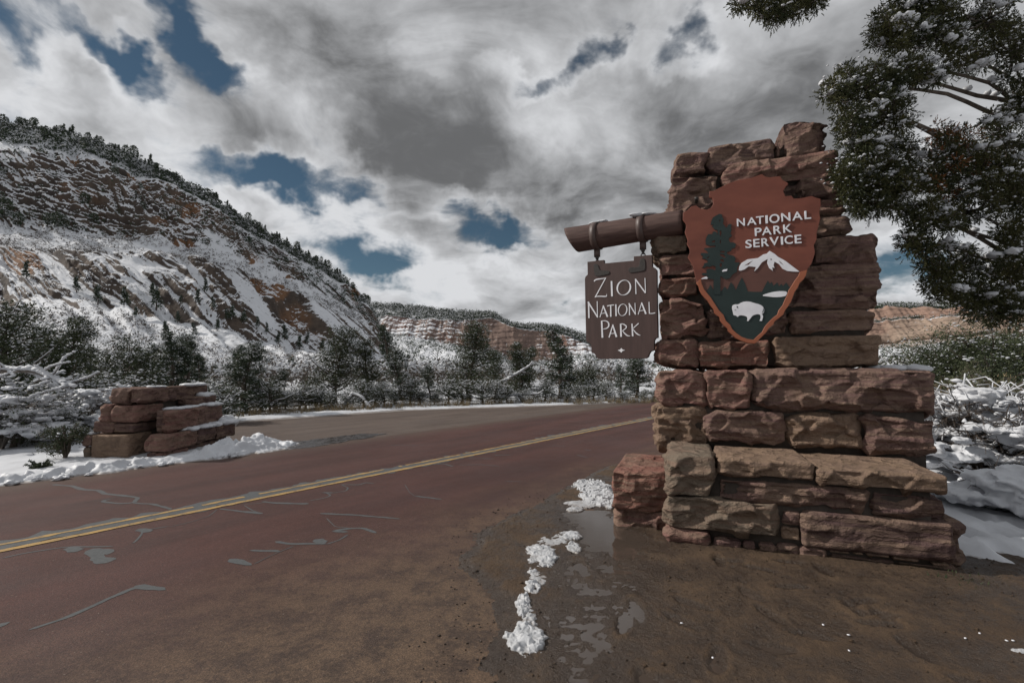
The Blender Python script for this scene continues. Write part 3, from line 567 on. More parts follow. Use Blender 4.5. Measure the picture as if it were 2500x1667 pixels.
# ------------------------------------------------------------------ rough sandstone blocks
def stone_mesh(size, seed, res=0.014, amp=0.045, rnd=0.022, strata=0.25, chips=4, smoothface=0.0):
    """a quarried block: pillowed faces broken into scoops, knocked-off corners, bedding ridges"""
    rng = np.random.default_rng(seed); sx, sy, sz = size
    n = [max(4, int(round(d / (res if i != 1 else res * 1.8)))) for i, d in enumerate(size)]
    idx = np.full((n[0] + 1, n[1] + 1, n[2] + 1), -1, int)
    I, J, L = np.meshgrid(*[np.arange(k + 1) for k in n], indexing='ij')
    sur = (I == 0) | (I == n[0]) | (J == 0) | (J == n[1]) | (L == 0) | (L == n[2])
    idx[sur] = np.arange(sur.sum()); P = np.stack([I[sur] / n[0], J[sur] / n[1], L[sur] / n[2]], -1) - 0.5
    P = P * np.array(size)
    Fs = []
    def face(a, flip):
        q = np.stack([a[:-1, :-1], a[1:, :-1], a[1:, 1:], a[:-1, 1:]], -1).reshape(-1, 4); Fs.append(q[:, ::-1] if flip else q)
    face(idx[0], True); face(idx[-1], False); face(idx[:, 0], False); face(idx[:, -1], True); face(idx[:, :, 0], True); face(idx[:, :, -1], False)
    F = np.concatenate(Fs)
    half = np.array(size) / 2; r = min(rnd, 0.42 * min(size)); inner = half - r
    q = np.clip(P, -inner, inner); nn = P - q; nn /= np.linalg.norm(nn, axis=1)[:, None] + 1e-9
    V = q + nn * r
    # cleaved facets: each patch round a scattered centre is a tilted plane, patches meet in ridges and small steps
    st = np.array([1.0, 1.0, 1.6]); cnt = int(np.clip((sx * sz + sy * sz + sx * sy) / 0.014, 16, 150)); sc = 0.15
    S = rng.uniform(-.5, .5, (cnt, 3)) * (np.array(size) + 0.04); hgt = rng.normal(0, 0.55, cnt); G = rng.normal(0, 0.75, (cnt, 3)); G[:, 2] += 0.25
    W = V + 0.045 * np.stack([fbm(V * 6 + seed, 3, seed=k) for k in range(3)], -1)
    num = np.zeros(len(V)); den = np.full(len(V), 1e-9); b1 = np.full(len(V), 9.0)
    D = np.stack([(((W - s_) * st / sc) ** 2).sum(1) for s_ in S], 1); mn = D.min(1)
    for k_ in range(cnt):
        wg = np.exp(-18.0 * (D[:, k_] - mn)); num += wg * (hgt[k_] + ((V - S[k_]) / sc) @ G[k_]); den += wg
    facet = np.clip(num / den, -1.6, 1.3); scoop = np.clip(mn, 0, 2.0)
    d = amp * (0.85 * facet + 0.45 * (scoop - 0.6) + 0.35 * fbm(V * 3.1 + seed * 1.7, 3, seed=5) + 0.22 * fbm(V * 16 + seed, 3, seed=6))
    bed = fbm(np.stack([V[:, 0] * 1.6, V[:, 1] * 1.6, V[:, 2] * 22 + seed], -1), 3, 0.6, seed=7); d = d + strata * amp * bed
    if smoothface: d = d * (1 - smoothface)
    d = d * (1 - 0.72 * sstep(0.6, 0.9, nn[:, 2]))
    ed = np.sort(half - np.abs(P), axis=1)[:, 1]; d = d * (0.30 + 0.70 * sstep(0.0, 0.055, ed)) - 0.010 * (1 - sstep(0.0, 0.035, ed))
    V = V + nn * d[:, None]
    for _ in range(chips):
        nrm = rng.normal(size=3) * np.array([1.0, 0.8, 1.1]); nrm /= np.linalg.norm(nrm); nrm[1] = -abs(nrm[1])
        sup = (np.abs(nrm) * half).sum(); off = sup - rng.uniform(0.03, 0.11) * min(1.0, 2.2 * min(size))
        e = V @ nrm - off + 0.03 * fbm(V * 7 + seed, 3, seed=9); V = V - nrm[None] * np.maximum(e, 0)[:, None] * 0.92
    return mesh_np('stone', V, F, True, [MAT['stone']])

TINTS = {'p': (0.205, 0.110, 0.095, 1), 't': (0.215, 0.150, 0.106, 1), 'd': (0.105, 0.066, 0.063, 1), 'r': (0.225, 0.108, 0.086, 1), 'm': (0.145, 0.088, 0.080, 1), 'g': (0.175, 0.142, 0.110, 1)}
class Frame:
    def __init__(s, O, ang):
        s.O = Vector(O); s.a = ang; s.U = Vector((math.cos(ang), -math.sin(ang), 0)); s.W = Vector((math.sin(ang), math.cos(ang), 0))
    def uz(s, px, py, w):
        p = on_plane(px, py, s.O + s.W * w, s.W) - s.O; return p.dot(s.U), p.z + s.O.z
    def rect(s, xl, xr, yt, yb, w):
        xm, ym = (xl + xr) / 2, (yt + yb) / 2
        return s.uz(xl, ym, w)[0], s.uz(xr, ym, w)[0], s.uz(xm, yb, w)[1], s.uz(xm, yt, w)[1]
def lay(parent, u0, u1, z0, z1, w0, w1, tint, seed, **kw):
    kw.setdefault('amp', 0.044)
    g_ = 0.008 if (u1 - u0) > 0.2 and (z1 - z0) > 0.12 else 0.003
    me = stone_mesh((u1 - u0 - 2 * g_, w1 - w0, z1 - z0 - 2 * g_), seed, **kw)
    o = obj('stone', me, parent, ((u0 + u1) / 2, (w0 + w1) / 2, (z0 + z1) / 2)); o.color = TINTS[tint]; return o
def box_mesh(name, x0, x1, y0, y1, z0, z1, mat):
    V = [(x, y, z) for x in (x0, x1) for y in (y0, y1) for z in (z0, z1)]
    F = [(0, 1, 3, 2), (4, 6, 7, 5), (0, 4, 5, 1), (2, 3, 7, 6), (0, 2, 6, 4), (1, 5, 7, 3)]
    return mesh_np(name, V, F, False, [mat])

PF = Frame(on_ground(1626, 1326), R(20))
pillar = empty('stone_sign_pillar', PF.O, -PF.a)
tag(pillar, 'tall stepped pillar of rough red sandstone blocks carrying the arrowhead sign', 'stone pillar')
def z2(xl, xr, yt, yb): return (1450 + .40391 * xl, 1450 + .40391 * xr, 850 + .40404 * yt, 850 + .40404 * yb)
def z1(xl, xr, yt, yb): return (1350 + .41455 * xl, 1350 + .41455 * xr, 250 + .41455 * yt, 250 + .41455 * yb)
def P2(xl, xr, yt, yb, w, dep, t, seed, **kw): return lay(pillar, *PF.rect(*z2(xl, xr, yt, yb), w), w, w + dep, t, seed, **kw)
def P1(xl, xr, yt, yb, w, dep, t, seed, **kw): return lay(pillar, *PF.rect(*z1(xl, xr, yt, yb), w), w, w + dep, t, seed, **kw)
# bench: top course (its top is the lit ledge), then two courses, then the footing
P2(428, 738, 640, 908, 0.00, 0.86, 'g', 11, smoothface=.15)
P2(740, 1345, 672, 795, 0.02, 0.84, 't', 12, smoothface=.2); P2(1348, 2160, 742, 866, 0.00, 0.86, 't', 13, smoothface=.2)
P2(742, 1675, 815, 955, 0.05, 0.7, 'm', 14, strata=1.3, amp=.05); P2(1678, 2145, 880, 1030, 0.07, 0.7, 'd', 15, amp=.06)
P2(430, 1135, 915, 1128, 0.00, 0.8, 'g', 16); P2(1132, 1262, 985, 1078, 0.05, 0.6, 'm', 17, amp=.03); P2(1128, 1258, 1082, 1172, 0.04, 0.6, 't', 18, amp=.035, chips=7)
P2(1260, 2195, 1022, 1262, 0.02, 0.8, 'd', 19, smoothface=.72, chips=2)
P2(432, 712, 1100, 1200, 0.00, 0.7, 'p', 20, amp=.03)
for i, (a, b, t_, c_) in enumerate([(715, 890, 1150, 1222), (892, 990, 1168, 1240), (992, 1105, 1180, 1250), (1108, 1245, 1185, 1268), (1248, 1420, 1205, 1285)]):
    P2(a, b, t_, c_, 0.03 + 0.02 * (i % 2), 0.4, 'm', 30 + i, amp=.03, chips=5)
for i, (a, b, t_, c_) in enumerate([(1420, 1560, 1225, 1250), (1562, 1640, 1232, 1258), (1642, 1800, 1242, 1272), (1802, 1985, 1262, 1300), (2040, 2170, 1300, 1330)]):
    P2(a, b, t_, c_, 0.03, 0.3, 't', 40 + i, amp=.025, rnd=.02, res=.01, chips=5)
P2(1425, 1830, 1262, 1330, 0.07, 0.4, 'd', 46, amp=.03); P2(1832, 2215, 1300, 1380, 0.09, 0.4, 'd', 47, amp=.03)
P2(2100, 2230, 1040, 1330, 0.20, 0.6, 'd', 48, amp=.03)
# low block on the left with its footing
lay(pillar, -0.55, 0.02, 0.17, 0.575, 0.30, 1.45, 'r', 50, smoothface=.25, strata=.8); lay(pillar, -0.52, 0.02, -0.06, 0.185, 0.34, 1.4, 'p', 51)
# middle tier
P2(670, 965, 130, 372, 0.74, 0.8, 'p', 60); P2(968, 2098, 128, 402, 0.76, 0.8, 'm', 61, amp=.06, strata=.2)
P2(676, 1158, 376, 575, 0.75, 0.8, 'm', 62); P2(1160, 1628, 392, 606, 0.77, 0.8, 't', 63); P2(1632, 2104, 408, 636, 0.76, 0.8, 'm', 64, strata=.8)
P2(382, 686, 132, 350, 0.80, 0.8, 'p', 65); P2(372, 696, 352, 660, 0.80, 0.8, 't', 66, amp=.06)
# upper tier, left column, centre behind the sign, right column
WU, DU = 1.02, 0.78
P1(612, 860, 1388, 1568, WU - .02, DU, 'p', 70); P1(850, 1292, 1400, 1568, WU, DU, 'r', 71, amp=.055); P1(1296, 1950, 1368, 1565, WU, DU, 't', 72, strata=.9, smoothface=.2)
P1(606, 905, 1148, 1388, WU - .03, DU, 'p', 73, amp=.055); P1(908, 1190, 1180, 1395, WU + .02, DU, 'd', 74); P1(1192, 1392, 1190, 1380, WU + .03, DU, 'm', 75); P1(1394, 1918, 1212, 1360, WU, DU, 'm', 76, strata=.9, smoothface=.2)
P1(622, 862, 1028, 1140, WU - .02, DU, 'r', 77); P1(865, 1250, 1000, 1178, WU + .03, DU, 'm', 78); P1(1252, 1932, 948, 1208, WU, DU, 'm', 79, strata=.8)
P1(626, 850, 892, 1026, WU - .02, DU, 'p', 80); P1(852, 1220, 810, 998, WU + .03, DU, 'm', 81); P1(1222, 1530, 780, 945, WU + .02, DU, 'm', 82); P1(1532, 1925, 772, 945, WU, DU, 'm', 83, amp=.05)
P1(600, 800, 694, 892, WU - .04, DU, 'g', 84, amp=.06); P1(802, 1160, 690, 808, WU + .03, DU, 'm', 85); P1(1162, 1500, 665, 778, WU + .03, DU, 'm', 86); P1(1502, 1750, 660, 785, WU + .01, DU, 'd', 87)
P1(688, 985, 415, 692, WU - .02, DU, 'm', 88, amp=.065, chips=6); P1(988, 1200, 490, 690, WU + .03, DU, 'd', 89); P1(1202, 1445, 480, 662, WU + .06, DU, 'd', 90); P1(1448, 1735, 560, 660, WU, DU, 'p', 91, strata=.8)
P1(1448, 1712, 425, 556, WU - .02, DU, 'm', 92, strata=.9)
P1(985, 1690, 315, 482, WU - .03, DU, 'p', 93, amp=.055, chips=6)
P1(704, 905, 288, 418, WU - .01, DU, 'm', 94); P1(908, 1310, 228, 402, WU + .02, DU, 'd', 95); P1(1312, 1340, 215, 330, WU + .06, .6, 'm', 97, amp=.02)
P1(1325, 1622, 72, 320, WU - .01, .62, 'm', 96, amp=.05, chips=7)
# mortar behind the joints, set well back from the stone faces
def core(z_or, xl, xr, yt, yb, w, dep, ins=0.08):
    u0, u1, a, b = PF.rect(*z_or(xl, xr, yt, yb), w); obj('mortar', box_mesh('mortar', u0 + ins, u1 - ins, w + 0.10, w + dep - 0.07, a + 0.02, b - ins, MAT['mortar']), pillar)
core(z2, 440, 2150, 740, 1300, 0.0, 0.8); core(z2, 390, 2090, 135, 720, 0.76, 0.75); core(z1, 640, 1900, 800, 1560, WU, DU); core(z1, 720, 1720, 330, 800, WU, DU); core(z1, 720, 1600, 240, 330, WU + .02, DU - .1)

# ------------------------------------------------------------------ flat cut shapes and lettering
m_simple('arrow_brown', (0.118, 0.038, 0.026), (0.165, 0.054, 0.036), 2.2, 0.6, 0.22, 0.004, 0.25, stretch=(1, 1, 2.5), detail=10)
m_simple('arrow_rim', (0.235, 0.075, 0.038), (0.275, 0.09, 0.045), 6, 0.5, 0.08, 0.003, 0.3)
m_simple('arrow_green', (0.011, 0.021, 0.020), (0.016, 0.028, 0.027), 5, 0.55, 0.08, 0.003, 0.3)
m_simple('hill_brown', (0.085, 0.038, 0.030), (0.105, 0.046, 0.036), 5, 0.6, 0.08, 0.003, 0.3)
m_simple('sign_white', (0.60, 0.60, 0.64), (0.70, 0.70, 0.73), 8, 0.55, 0.1, 0.003, 0.3)
m_simple('sign_brown', (0.050, 0.030, 0.027), (0.066, 0.040, 0.036), 4, 0.6, 0.25, 0.004, 0.3, stretch=(6, 6, .6))
m_simple('beam_brown', (0.055, 0.032, 0.028), (0.092, 0.056, 0.048), 5, 0.75, 0.9, 0.012, 0.25, stretch=(.6, 5, 5))
m_simple('iron', (0.018, 0.015, 0.014), (0.03, 0.025, 0.022), 30, 0.55, 0.5, 0.003, 0.4)
m_simple('strap_brown', (0.062, 0.040, 0.036), (0.075, 0.050, 0.044), 10, 0.5, 0.1, 0.003, 0.4)
def curve_to_mesh(cu, name):
    ob = bpy.data.objects.new('tmp', cu); COL.objects.link(ob); bpy.context.view_layer.update()
    ev = ob.evaluated_get(bpy.context.evaluated_depsgraph_get()); me = bpy.data.meshes.new_from_object(ev)
    bpy.data.objects.remove(ob); bpy.data.curves.remove(cu); me.name = name
    return me
def to_sign(me, w):
    n = len(me.vertices); a = np.empty(n * 3, np.float32); me.vertices.foreach_get('co', a); a = a.reshape(-1, 3)
    b = np.stack([a[:, 0], w - a[:, 2], a[:, 1]], -1); me.vertices.foreach_set('co', b.astype(np.float32).ravel()); me.update()
def plate(name, loops, w, thick, mat, parent, bevel=0.0):
    """closed outlines (u, z), later ones are holes; front face at depth w"""
    cu = bpy.data.curves.new(name, 'CURVE'); cu.dimensions = '2D'; cu.fill_mode = 'BOTH'; cu.extrude = thick / 2 - bevel; cu.bevel_depth = bevel; cu.bevel_resolution = 1
    if bevel: cu.offset = -bevel
    for lp in loops:
        sp = cu.splines.new('POLY'); sp.points.add(len(lp) - 1); sp.use_cyclic_u = True
        for pt, (x, y) in zip(sp.points, lp): pt.co = (x, y, 0, 1)
    me = curve_to_mesh(cu, name); to_sign(me, w + thick / 2); me.materials.clear(); me.materials.append(mat)
    return obj(name, me, parent)
def smooth_loop(L, it=1):
    P = [Vector(p) for p in L]
    for _ in range(it):
        Q = []
        for a, b in zip(P, P[1:] + P[:1]): Q += [a * .75 + b * .25, a * .25 + b * .75]
        P = Q
    return [tuple(p) for p in P]

# ------------------------------------------------------------------ arrowhead sign on the pillar
WA = 0.80
AF = Frame(PF.O + PF.W * WA, R(21))
arrow = empty('arrowhead_sign', AF.O, -AF.a); tag(arrow, 'large brown arrowhead-shaped sign with tree, mountain and bison mounted on the stone pillar', 'sign')
def az(x, y): u, z = AF.uz(x, y, 0.0); return (u, z)
def r1(L): return [az(1650 + .16156 * x, 420 + .16156 * y) for x, y in L]
def r2(L): return [az(1650 + .16156 * x, 620 + .16156 * y) for x, y in L]
def r5(L): return [az(1690 + .14028 * x, 500 + .14030 * y) for x, y in L]
OUT = r1([(108, 612), (175, 580), (235, 520), (305, 505), (365, 550), (465, 572), (530, 545), (565, 480), (560, 410), (545, 380), (500, 360), (508, 292), (575, 285), (680, 230), (800, 170), (950, 120), (1140, 92), (1225, 60), (1300, 32), (1350, 70), (1420, 82), (1500, 72), (1575, 62), (1612, 120), (1690, 160), (1700, 185), (1660, 225), (1625, 290), (1655, 365), (1745, 355), (1785, 403), (1870, 400), (1960, 385), (2050, 362), (2120, 388), (2188, 402), (2192, 500), (2170, 610), (2185, 700), (2165, 790), (2130, 920), (2130, 1020), (2085, 1110), (2105, 1210)])
RO = [(2095, 20), (2065, 110), (2050, 150), (1985, 240), (1960, 330), (1930, 385), (1870, 440), (1840, 510), (1790, 580), (1755, 680), (1740, 720), (1690, 800), (1650, 850), (1620, 920), (1570, 960), (1490, 1020), (1470, 1070), (1400, 1120), (1370, 1180), (1290, 1260), (1210, 1345), (1180, 1355), (1080, 1345), (980, 1310), (900, 1270), (840, 1210), (785, 1160), (780, 1120), (725, 1080), (665, 1000), (660, 950), (580, 890), (570, 830), (525, 780), (475, 700), (430, 655), (385, 600), (355, 545), (340, 480), (308, 440), (300, 370), (275, 260), (265, 190), (220, 110), (180, 45)]
OUT = OUT + r2(RO) + r1([(210, 1220), (205, 1150), (165, 1080), (180, 1030), (155, 960), (135, 905), (155, 840), (150, 780), (105, 725)])
plate('panel', [OUT], 0.0, 0.060, MAT['arrow_brown'], arrow, 0.004)
INN = [(380, 385), (390, 450), (430, 540), (470, 590), (530, 660), (580, 740), (650, 850), (720, 920), (755, 1010), (820, 1070), (855, 1140), (920, 1200), (990, 1250), (1080, 1285), (1170, 1298), (1240, 1230), (1300, 1180), (1340, 1100), (1400, 1030), (1460, 970), (1530, 915), (1550, 850), (1610, 775), (1640, 700), (1680, 620), (1700, 550), (1750, 480), (1790, 410), (1850, 330), (1868, 280)]
plate('hills', [r2(INN[:4] + [(470, 640), (1670, 640)] + INN[25:] + [(1600, 240), (1500, 130), (1385, 85), (1250, 190), (1090, 200), (1000, 250), (930, 270), (830, 350), (760, 385), (690, 345), (580, 388)])], -0.002, 0.004, MAT['hill_brown'], arrow)
plate('green_ground', [r2([(455, 575), (500, 510), (520, 465), (545, 510), (565, 545), (690, 560), (740, 492), (780, 540), (830, 425), (870, 470), (905, 550), (960, 420), (998, 358), (1040, 440), (1070, 520), (1085, 568), (1180, 572), (1300, 572), (1350, 470), (1390, 402), (1420, 455), (1445, 420), (1475, 485), (1530, 430), (1560, 490), (1590, 450), (1620, 485), (1665, 430), (1700, 480), (1725, 515)] + INN[25:2:-1])], -0.005, 0.006, MAT['arrow_green'], arrow)
ro_lo = RO[3:40]
plate('rim', [r2(ro_lo + [(370, 385)] + INN[0:])], -0.014, 0.020, MAT['arrow_rim'], arrow, 0.003)
TREE = [(480, 160), (525, 180), (515, 210), (540, 240), (545, 300), (530, 330), (560, 365), (580, 400), (605, 395), (620, 355), (650, 338), (685, 345), (675, 400), (685, 440), (665, 495), (690, 550), (640, 580), (635, 625), (660, 660), (720, 660), (760, 685), (745, 750), (690, 765), (680, 800), (600, 830), (620, 870), (720, 890), (755, 935), (735, 1005), (830, 1010), (780, 1100), (785, 1160), (700, 1220), (650, 1285), (580, 1300), (530, 1270), (520, 1250), (490, 1255), (490, 1560), (370, 1560), (370, 1300), (280, 1290), (260, 1235), (180, 1230), (165, 1200), (200, 1190), (250, 1190), (245, 1140), (265, 1120), (320, 1115), (400, 1140), (410, 1080), (360, 1060), (300, 1085), (250, 1070), (220, 1095), (170, 1100), (200, 1060), (210, 1020), (265, 1010), (270, 970), (220, 945), (170, 940), (190, 890), (150, 880), (150, 845), (200, 840), (280, 850), (250, 800), (205, 775), (215, 758), (300, 750), (400, 740), (410, 715), (310, 720), (235, 695), (240, 650), (230, 635), (250, 560), (280, 515), (350, 515), (355, 480), (390, 468), (425, 485), (440, 540), (440, 440), (385, 435), (370, 400), (340, 385), (380, 350), (320, 350), (335, 280), (360, 225), (430, 185)]
THOL = [[(475, 455), (505, 455), (510, 500), (490, 560), (480, 530)], [(335, 640), (395, 620), (398, 655), (350, 660)], [(480, 620), (497, 618), (495, 680), (480, 680)], [(490, 810), (570, 808), (555, 838), (485, 832)], [(480, 860), (550, 870), (585, 925), (540, 920), (485, 885)], [(487, 950), (540, 955), (560, 995), (500, 985)], [(480, 1025), (515, 1020), (510, 1080), (480, 1085)], [(250, 930), (298, 895), (295, 915), (262, 938)], [(470, 270), (488, 265), (485, 300), (472, 300)]]
plate('sequoia_emblem', [r5(TREE)] + [r5(h) for h in THOL], -0.010, 0.012, MAT['arrow_green'], arrow)
plate('mountain_emblem', [r2([(950, 250), (960, 190), (990, 140), (1080, 85), (1240, 65), (1320, 10), (1370, 0), (1415, -43), (1490, 0), (1540, 45), (1650, 105), (1868, 270), (1780, 270), (1680, 260), (1610, 225), (1560, 160), (1490, 120), (1475, 170), (1490, 215), (1455, 205), (1465, 260), (1410, 215), (1380, 140), (1385, 80), (1300, 130), (1240, 215), (1180, 270), (1210, 200), (1100, 190), (1040, 235), (985, 255)]), r2([(1030, 180), (1090, 145), (1165, 100), (1100, 165)]), r2([(1550, 100), (1600, 140), (1650, 185), (1580, 140)]), r2([(1430, 70), (1465, 90), (1430, 95)])], -0.009, 0.011, MAT['sign_white'], arrow, 0.001)
plate('cloud_emblem', [r2([(695, 260), (720, 240), (780, 230), (770, 262), (705, 272)])], -0.013, 0.008, MAT['sign_white'], arrow)
plate('cloud_emblem', [r2([(380, 380), (410, 360), (460, 342), (485, 365), (470, 380)])], -0.013, 0.008, MAT['sign_white'], arrow)
plate('lake_emblem', [smooth_loop(r2([(1295, 632), (1370, 600), (1480, 572), (1590, 562), (1685, 570), (1668, 635), (1600, 650), (1500, 657), (1380, 645)]))], -0.009, 0.006, MAT['sign_white'], arrow, 0.001)
bis = plate('bison_emblem', [smooth_loop(r2([(848, 830), (850, 785), (885, 762), (945, 765), (985, 735), (1050, 718), (1120, 722), (1200, 748), (1270, 765), (1320, 800), (1338, 850), (1325, 900), (1310, 895), (1300, 915), (1320, 940), (1300, 1012), (1300, 1014), (1265, 1012), (1265, 1010), (1285, 960), (1275, 920), (1230, 910), (1160, 930), (1130, 970), (1105, 1000), (1100, 1012), (1098, 1014), (1075, 1014), (1075, 1012), (1085, 980), (1065, 940), (960, 925), (935, 958), (905, 930), (870, 928), (865, 890)]))], -0.011, 0.008, MAT['sign_white'], arrow, 0.001)
plate('bison_horn', [r2([(920, 785), (938, 800), (930, 822), (918, 808)])], -0.0135, 0.004, MAT['arrow_green'], bis)
plate('bison_eye', [r2([(885, 845), (905, 840), (900, 850)])], -0.0135, 0.004, MAT['arrow_green'], bis)
plate('bison_tail_gap', [r2([(1318, 815), (1326, 850), (1312, 890), (1303, 885), (1314, 850)])], -0.0135, 0.004, MAT['arrow_green'], bis)
GC = {}
def glyph(ch, off):
    if (ch, off) not in GC:
        cu = bpy.data.curves.new('letter', 'FONT'); cu.body = ch; cu.extrude = 0.05; cu.offset = off; cu.resolution_u = 6
        me = curve_to_mesh(cu, 'letter'); n = len(me.vertices); a = np.empty(n * 3, np.float32); me.vertices.foreach_get('co', a); GC[(ch, off)] = (me, a.reshape(-1, 3))
    return GC[(ch, off)]
def letter(ch, xl, xr, yt, yb):
    me0, a = glyph(ch, 0.012); me = me0.copy(); (u0, _), (u1, _) = r1([(xl, (yt + yb) / 2), (xr, (yt + yb) / 2)]); (_, zt), (_, zb) = r1([((xl + xr) / 2, yt), ((xl + xr) / 2, yb)])
    lo, hi = a.min(0), a.max(0); t = (a - lo) / (hi - lo)
    co = np.stack([u0 + t[:, 0] * (u1 - u0), -0.012 + (1 - t[:, 2]) * 0.014, zb + t[:, 1] * (zt - zb)], -1)
    me.vertices.foreach_set('co', co.astype(np.float32).ravel()); me.update(); me.materials.clear(); me.materials.append(MAT['sign_white']); obj('letter', me, arrow)
for ch, xl, xr, yt, yb in [('N', 922, 1042, 706, 822), ('A', 1072, 1218, 690, 806), ('T', 1212, 1328, 672, 790), ('I', 1352, 1388, 660, 780), ('O', 1410, 1565, 642, 775), ('N', 1592, 1728, 622, 750), ('A', 1755, 1912, 606, 732), ('L', 1942, 2040, 590, 715),
        ('P', 1192, 1295, 848, 968), ('A', 1297, 1445, 832, 955), ('R', 1475, 1590, 815, 940), ('K', 1622, 1750, 795, 920), ('S', 1052, 1145, 1028, 1154), ('E', 1170, 1265, 1016, 1140), ('R', 1292, 1405, 1003, 1128), ('V', 1418, 1555, 985, 1112), ('I', 1586, 1618, 980, 1102), ('C', 1640, 1765, 965, 1092), ('E', 1795, 1895, 952, 1082)]:
    letter(ch, xl, xr, yt, yb)
for (x, y) in [(1700, 480), (1960, 500), (1740, 640), (1850, 730)]:        # standoffs that hold the sign off the stone
    u, z = AF.uz(x, y, 0); V, F = tube([(u, 0.055, z), (u, 0.30, z)], 0.02, 8); obj('standoff', mesh_np('standoff', V, F, True, [MAT['iron']]), arrow)

# ------------------------------------------------------------------ log beam and hanging board
HF = Frame(at_y(1640, 545, 5.45) * 1.0, R(31)); HF.O.z = 0
def hz(x, y, w=0.0): u, z = HF.uz(x, y, w); return (u, z)
def r3(L): return [hz(1370 + .12756 * x, 500 + .12756 * y) for x, y in L]
def r4(L): return [hz(1410 + .14667 * x, 660 + .14667 * y) for x, y in L]
beam = empty('log_beam', HF.O, -HF.a); tag(beam, 'round brown log beam jutting from the pillar, its end cut slanting', 'beam')
ax0, ax1 = r3([(700, 598)])[0], r3([(1560, 458)])[0]
rad = (r3([(700, 352)])[0][1] - r3([(700, 832)])[0][1]) / 2; rad2 = (r3([(1560, 222)])[0][1] - r3([(1560, 690)])[0][1]) / 2
sl = (ax1[1] - ax0[1]) / (ax1[0] - ax0[0])
tipu = r3([(100, 465)])[0][0]; lowu = r3([(318, 885)])[0][0]; endu = ax1[0] + 0.46
n, sd_ = 40, 48; th = np.arange(sd_) * 2 * math.pi / sd_; Vs = []
for i in range(n):
    f = i / (n - 1); ct, st_ = np.cos(th), np.sin(th)
    u_end = (tipu + lowu) / 2 + (tipu - lowu) / 2 * st_ ; u = u_end + (endu - u_end) * f
    zc = ax0[1] + sl * (u - ax0[0]); r_ = (rad + (rad2 - rad) * (u - ax0[0]) / (ax1[0] - ax0[0])) * (1 + 0.018 * fbm(np.stack([u * 2.2, ct * 2.5, st_ * 2.5], -1), 4, seed=3) + 0.02 * fbm(np.stack([u * 1.2, ct * 9, st_ * 9], -1), 2, seed=4))
    Vs.append(np.stack([u, -ct * r_, zc + st_ * r_], -1))
V = np.concatenate(Vs); i_ = np.arange(n - 1)[:, None] * sd_; j = np.arange(sd_)[None]; j2 = (j + 1) % sd_
F = np.stack([i_ + j, i_ + sd_ + j, i_ + sd_ + j2, i_ + j2], -1).reshape(-1, 4); F = np.concatenate([F[:, [0, 1, 2]], F[:, [0, 2, 3]]])
V = np.concatenate([V, [Vs[0].mean(0)], [Vs[-1].mean(0)]]); m0 = n * sd_; jj = np.arange(sd_)
F = np.concatenate([F, np.stack([np.full(sd_, m0), jj, (jj + 1) % sd_], -1), np.stack([np.full(sd_, m0 + 1), (n - 1) * sd_ + (jj + 1) % sd_, (n - 1) * sd_ + jj], -1)])
bl = obj('log', mesh_np('log', V, F[:, ::-1], True, [MAT['beam_brown']]), beam)
def strap(uc, zc, r, wd=0.075):
    V = []; nn_ = 36
    for k in range(nn_):
        a = 2 * math.pi * k / nn_
        for du in (-wd / 2, wd / 2):
            for rr_ in (r + 0.004, r + 0.016): V.append((uc + du, -math.cos(a) * rr_, zc + sl * du + math.sin(a) * rr_))
    F = []
    for k in range(nn_):
        a, b = 4 * k, 4 * ((k + 1) % nn_)
        F += [(a + 1, a + 3, b + 3, b + 1), (a, b, b + 2, a + 2), (a, a + 1, b + 1, b), (a + 2, b + 2, b + 3, a + 3)]
    s = obj('strap', mesh_np('strap', V, F, False, [MAT['strap_brown']]), beam)
    obj('strap_tab', box_mesh('strap_tab', uc - wd / 2 + .004, uc + wd / 2 - .004, -0.02, 0.02, zc - r - 0.105, zc - r + 0.01, MAT['strap_brown']), s)
    return zc - r - 0.105
def ring(name, c, ru, rz_, parent, r=0.007, yaw=0.0):
    P = [(c[0] + ru * math.cos(a) * math.cos(yaw), c[1] + ru * math.cos(a) * math.sin(yaw), c[2] + rz_ * math.sin(a)) for a in np.linspace(0, 2 * math.pi, 25)]
    V, F = tube(P, r, 8, False); return obj(name, mesh_np(name, V, F, True, [MAT['iron']]), parent)
board = empty('hanging_sign', HF.O, -HF.a); tag(board, 'dark brown hanging board with carved white park name, on chains below the log', 'sign')
for (sx_, sy_, bx_, by_) in [(690, 590, 695, 1080), (1565, 455, 1578, 975)]:
    (u, z) = r3([(sx_ - 5, sy_)])[0]; z = ax0[1] + sl * (u - ax0[0]); rr_ = rad + (rad2 - rad) * (u - ax0[0]) / (ax1[0] - ax0[0])
    zb = strap(u, z, rr_)
    (ub, zt) = r3([(bx_, by_)])[0]
    ym = (zb + zt) / 2
    V, F = tube([(u, 0, zb + .01), (u, 0, zb - 0.025), (u, 0, zb - 0.03)], [0.026, 0.020, 0.012], 10); obj('eye_bolt', mesh_np('eye_bolt', V, F, True, [MAT['iron']]), beam)
    V, F = tube([(u, 0, zb - .02), (u, 0, zb - 0.055)], [0.012, 0.012], 8); obj('eye_bolt_pin', mesh_np('eye_bolt_pin', V, F, True, [MAT['iron']]), beam)
    top_r = zb - 0.045; ring('chain_link', (u, 0, (top_r + zt - 0.02) / 2), 0.024, (top_r - zt + 0.02) / 2 + .006, board)
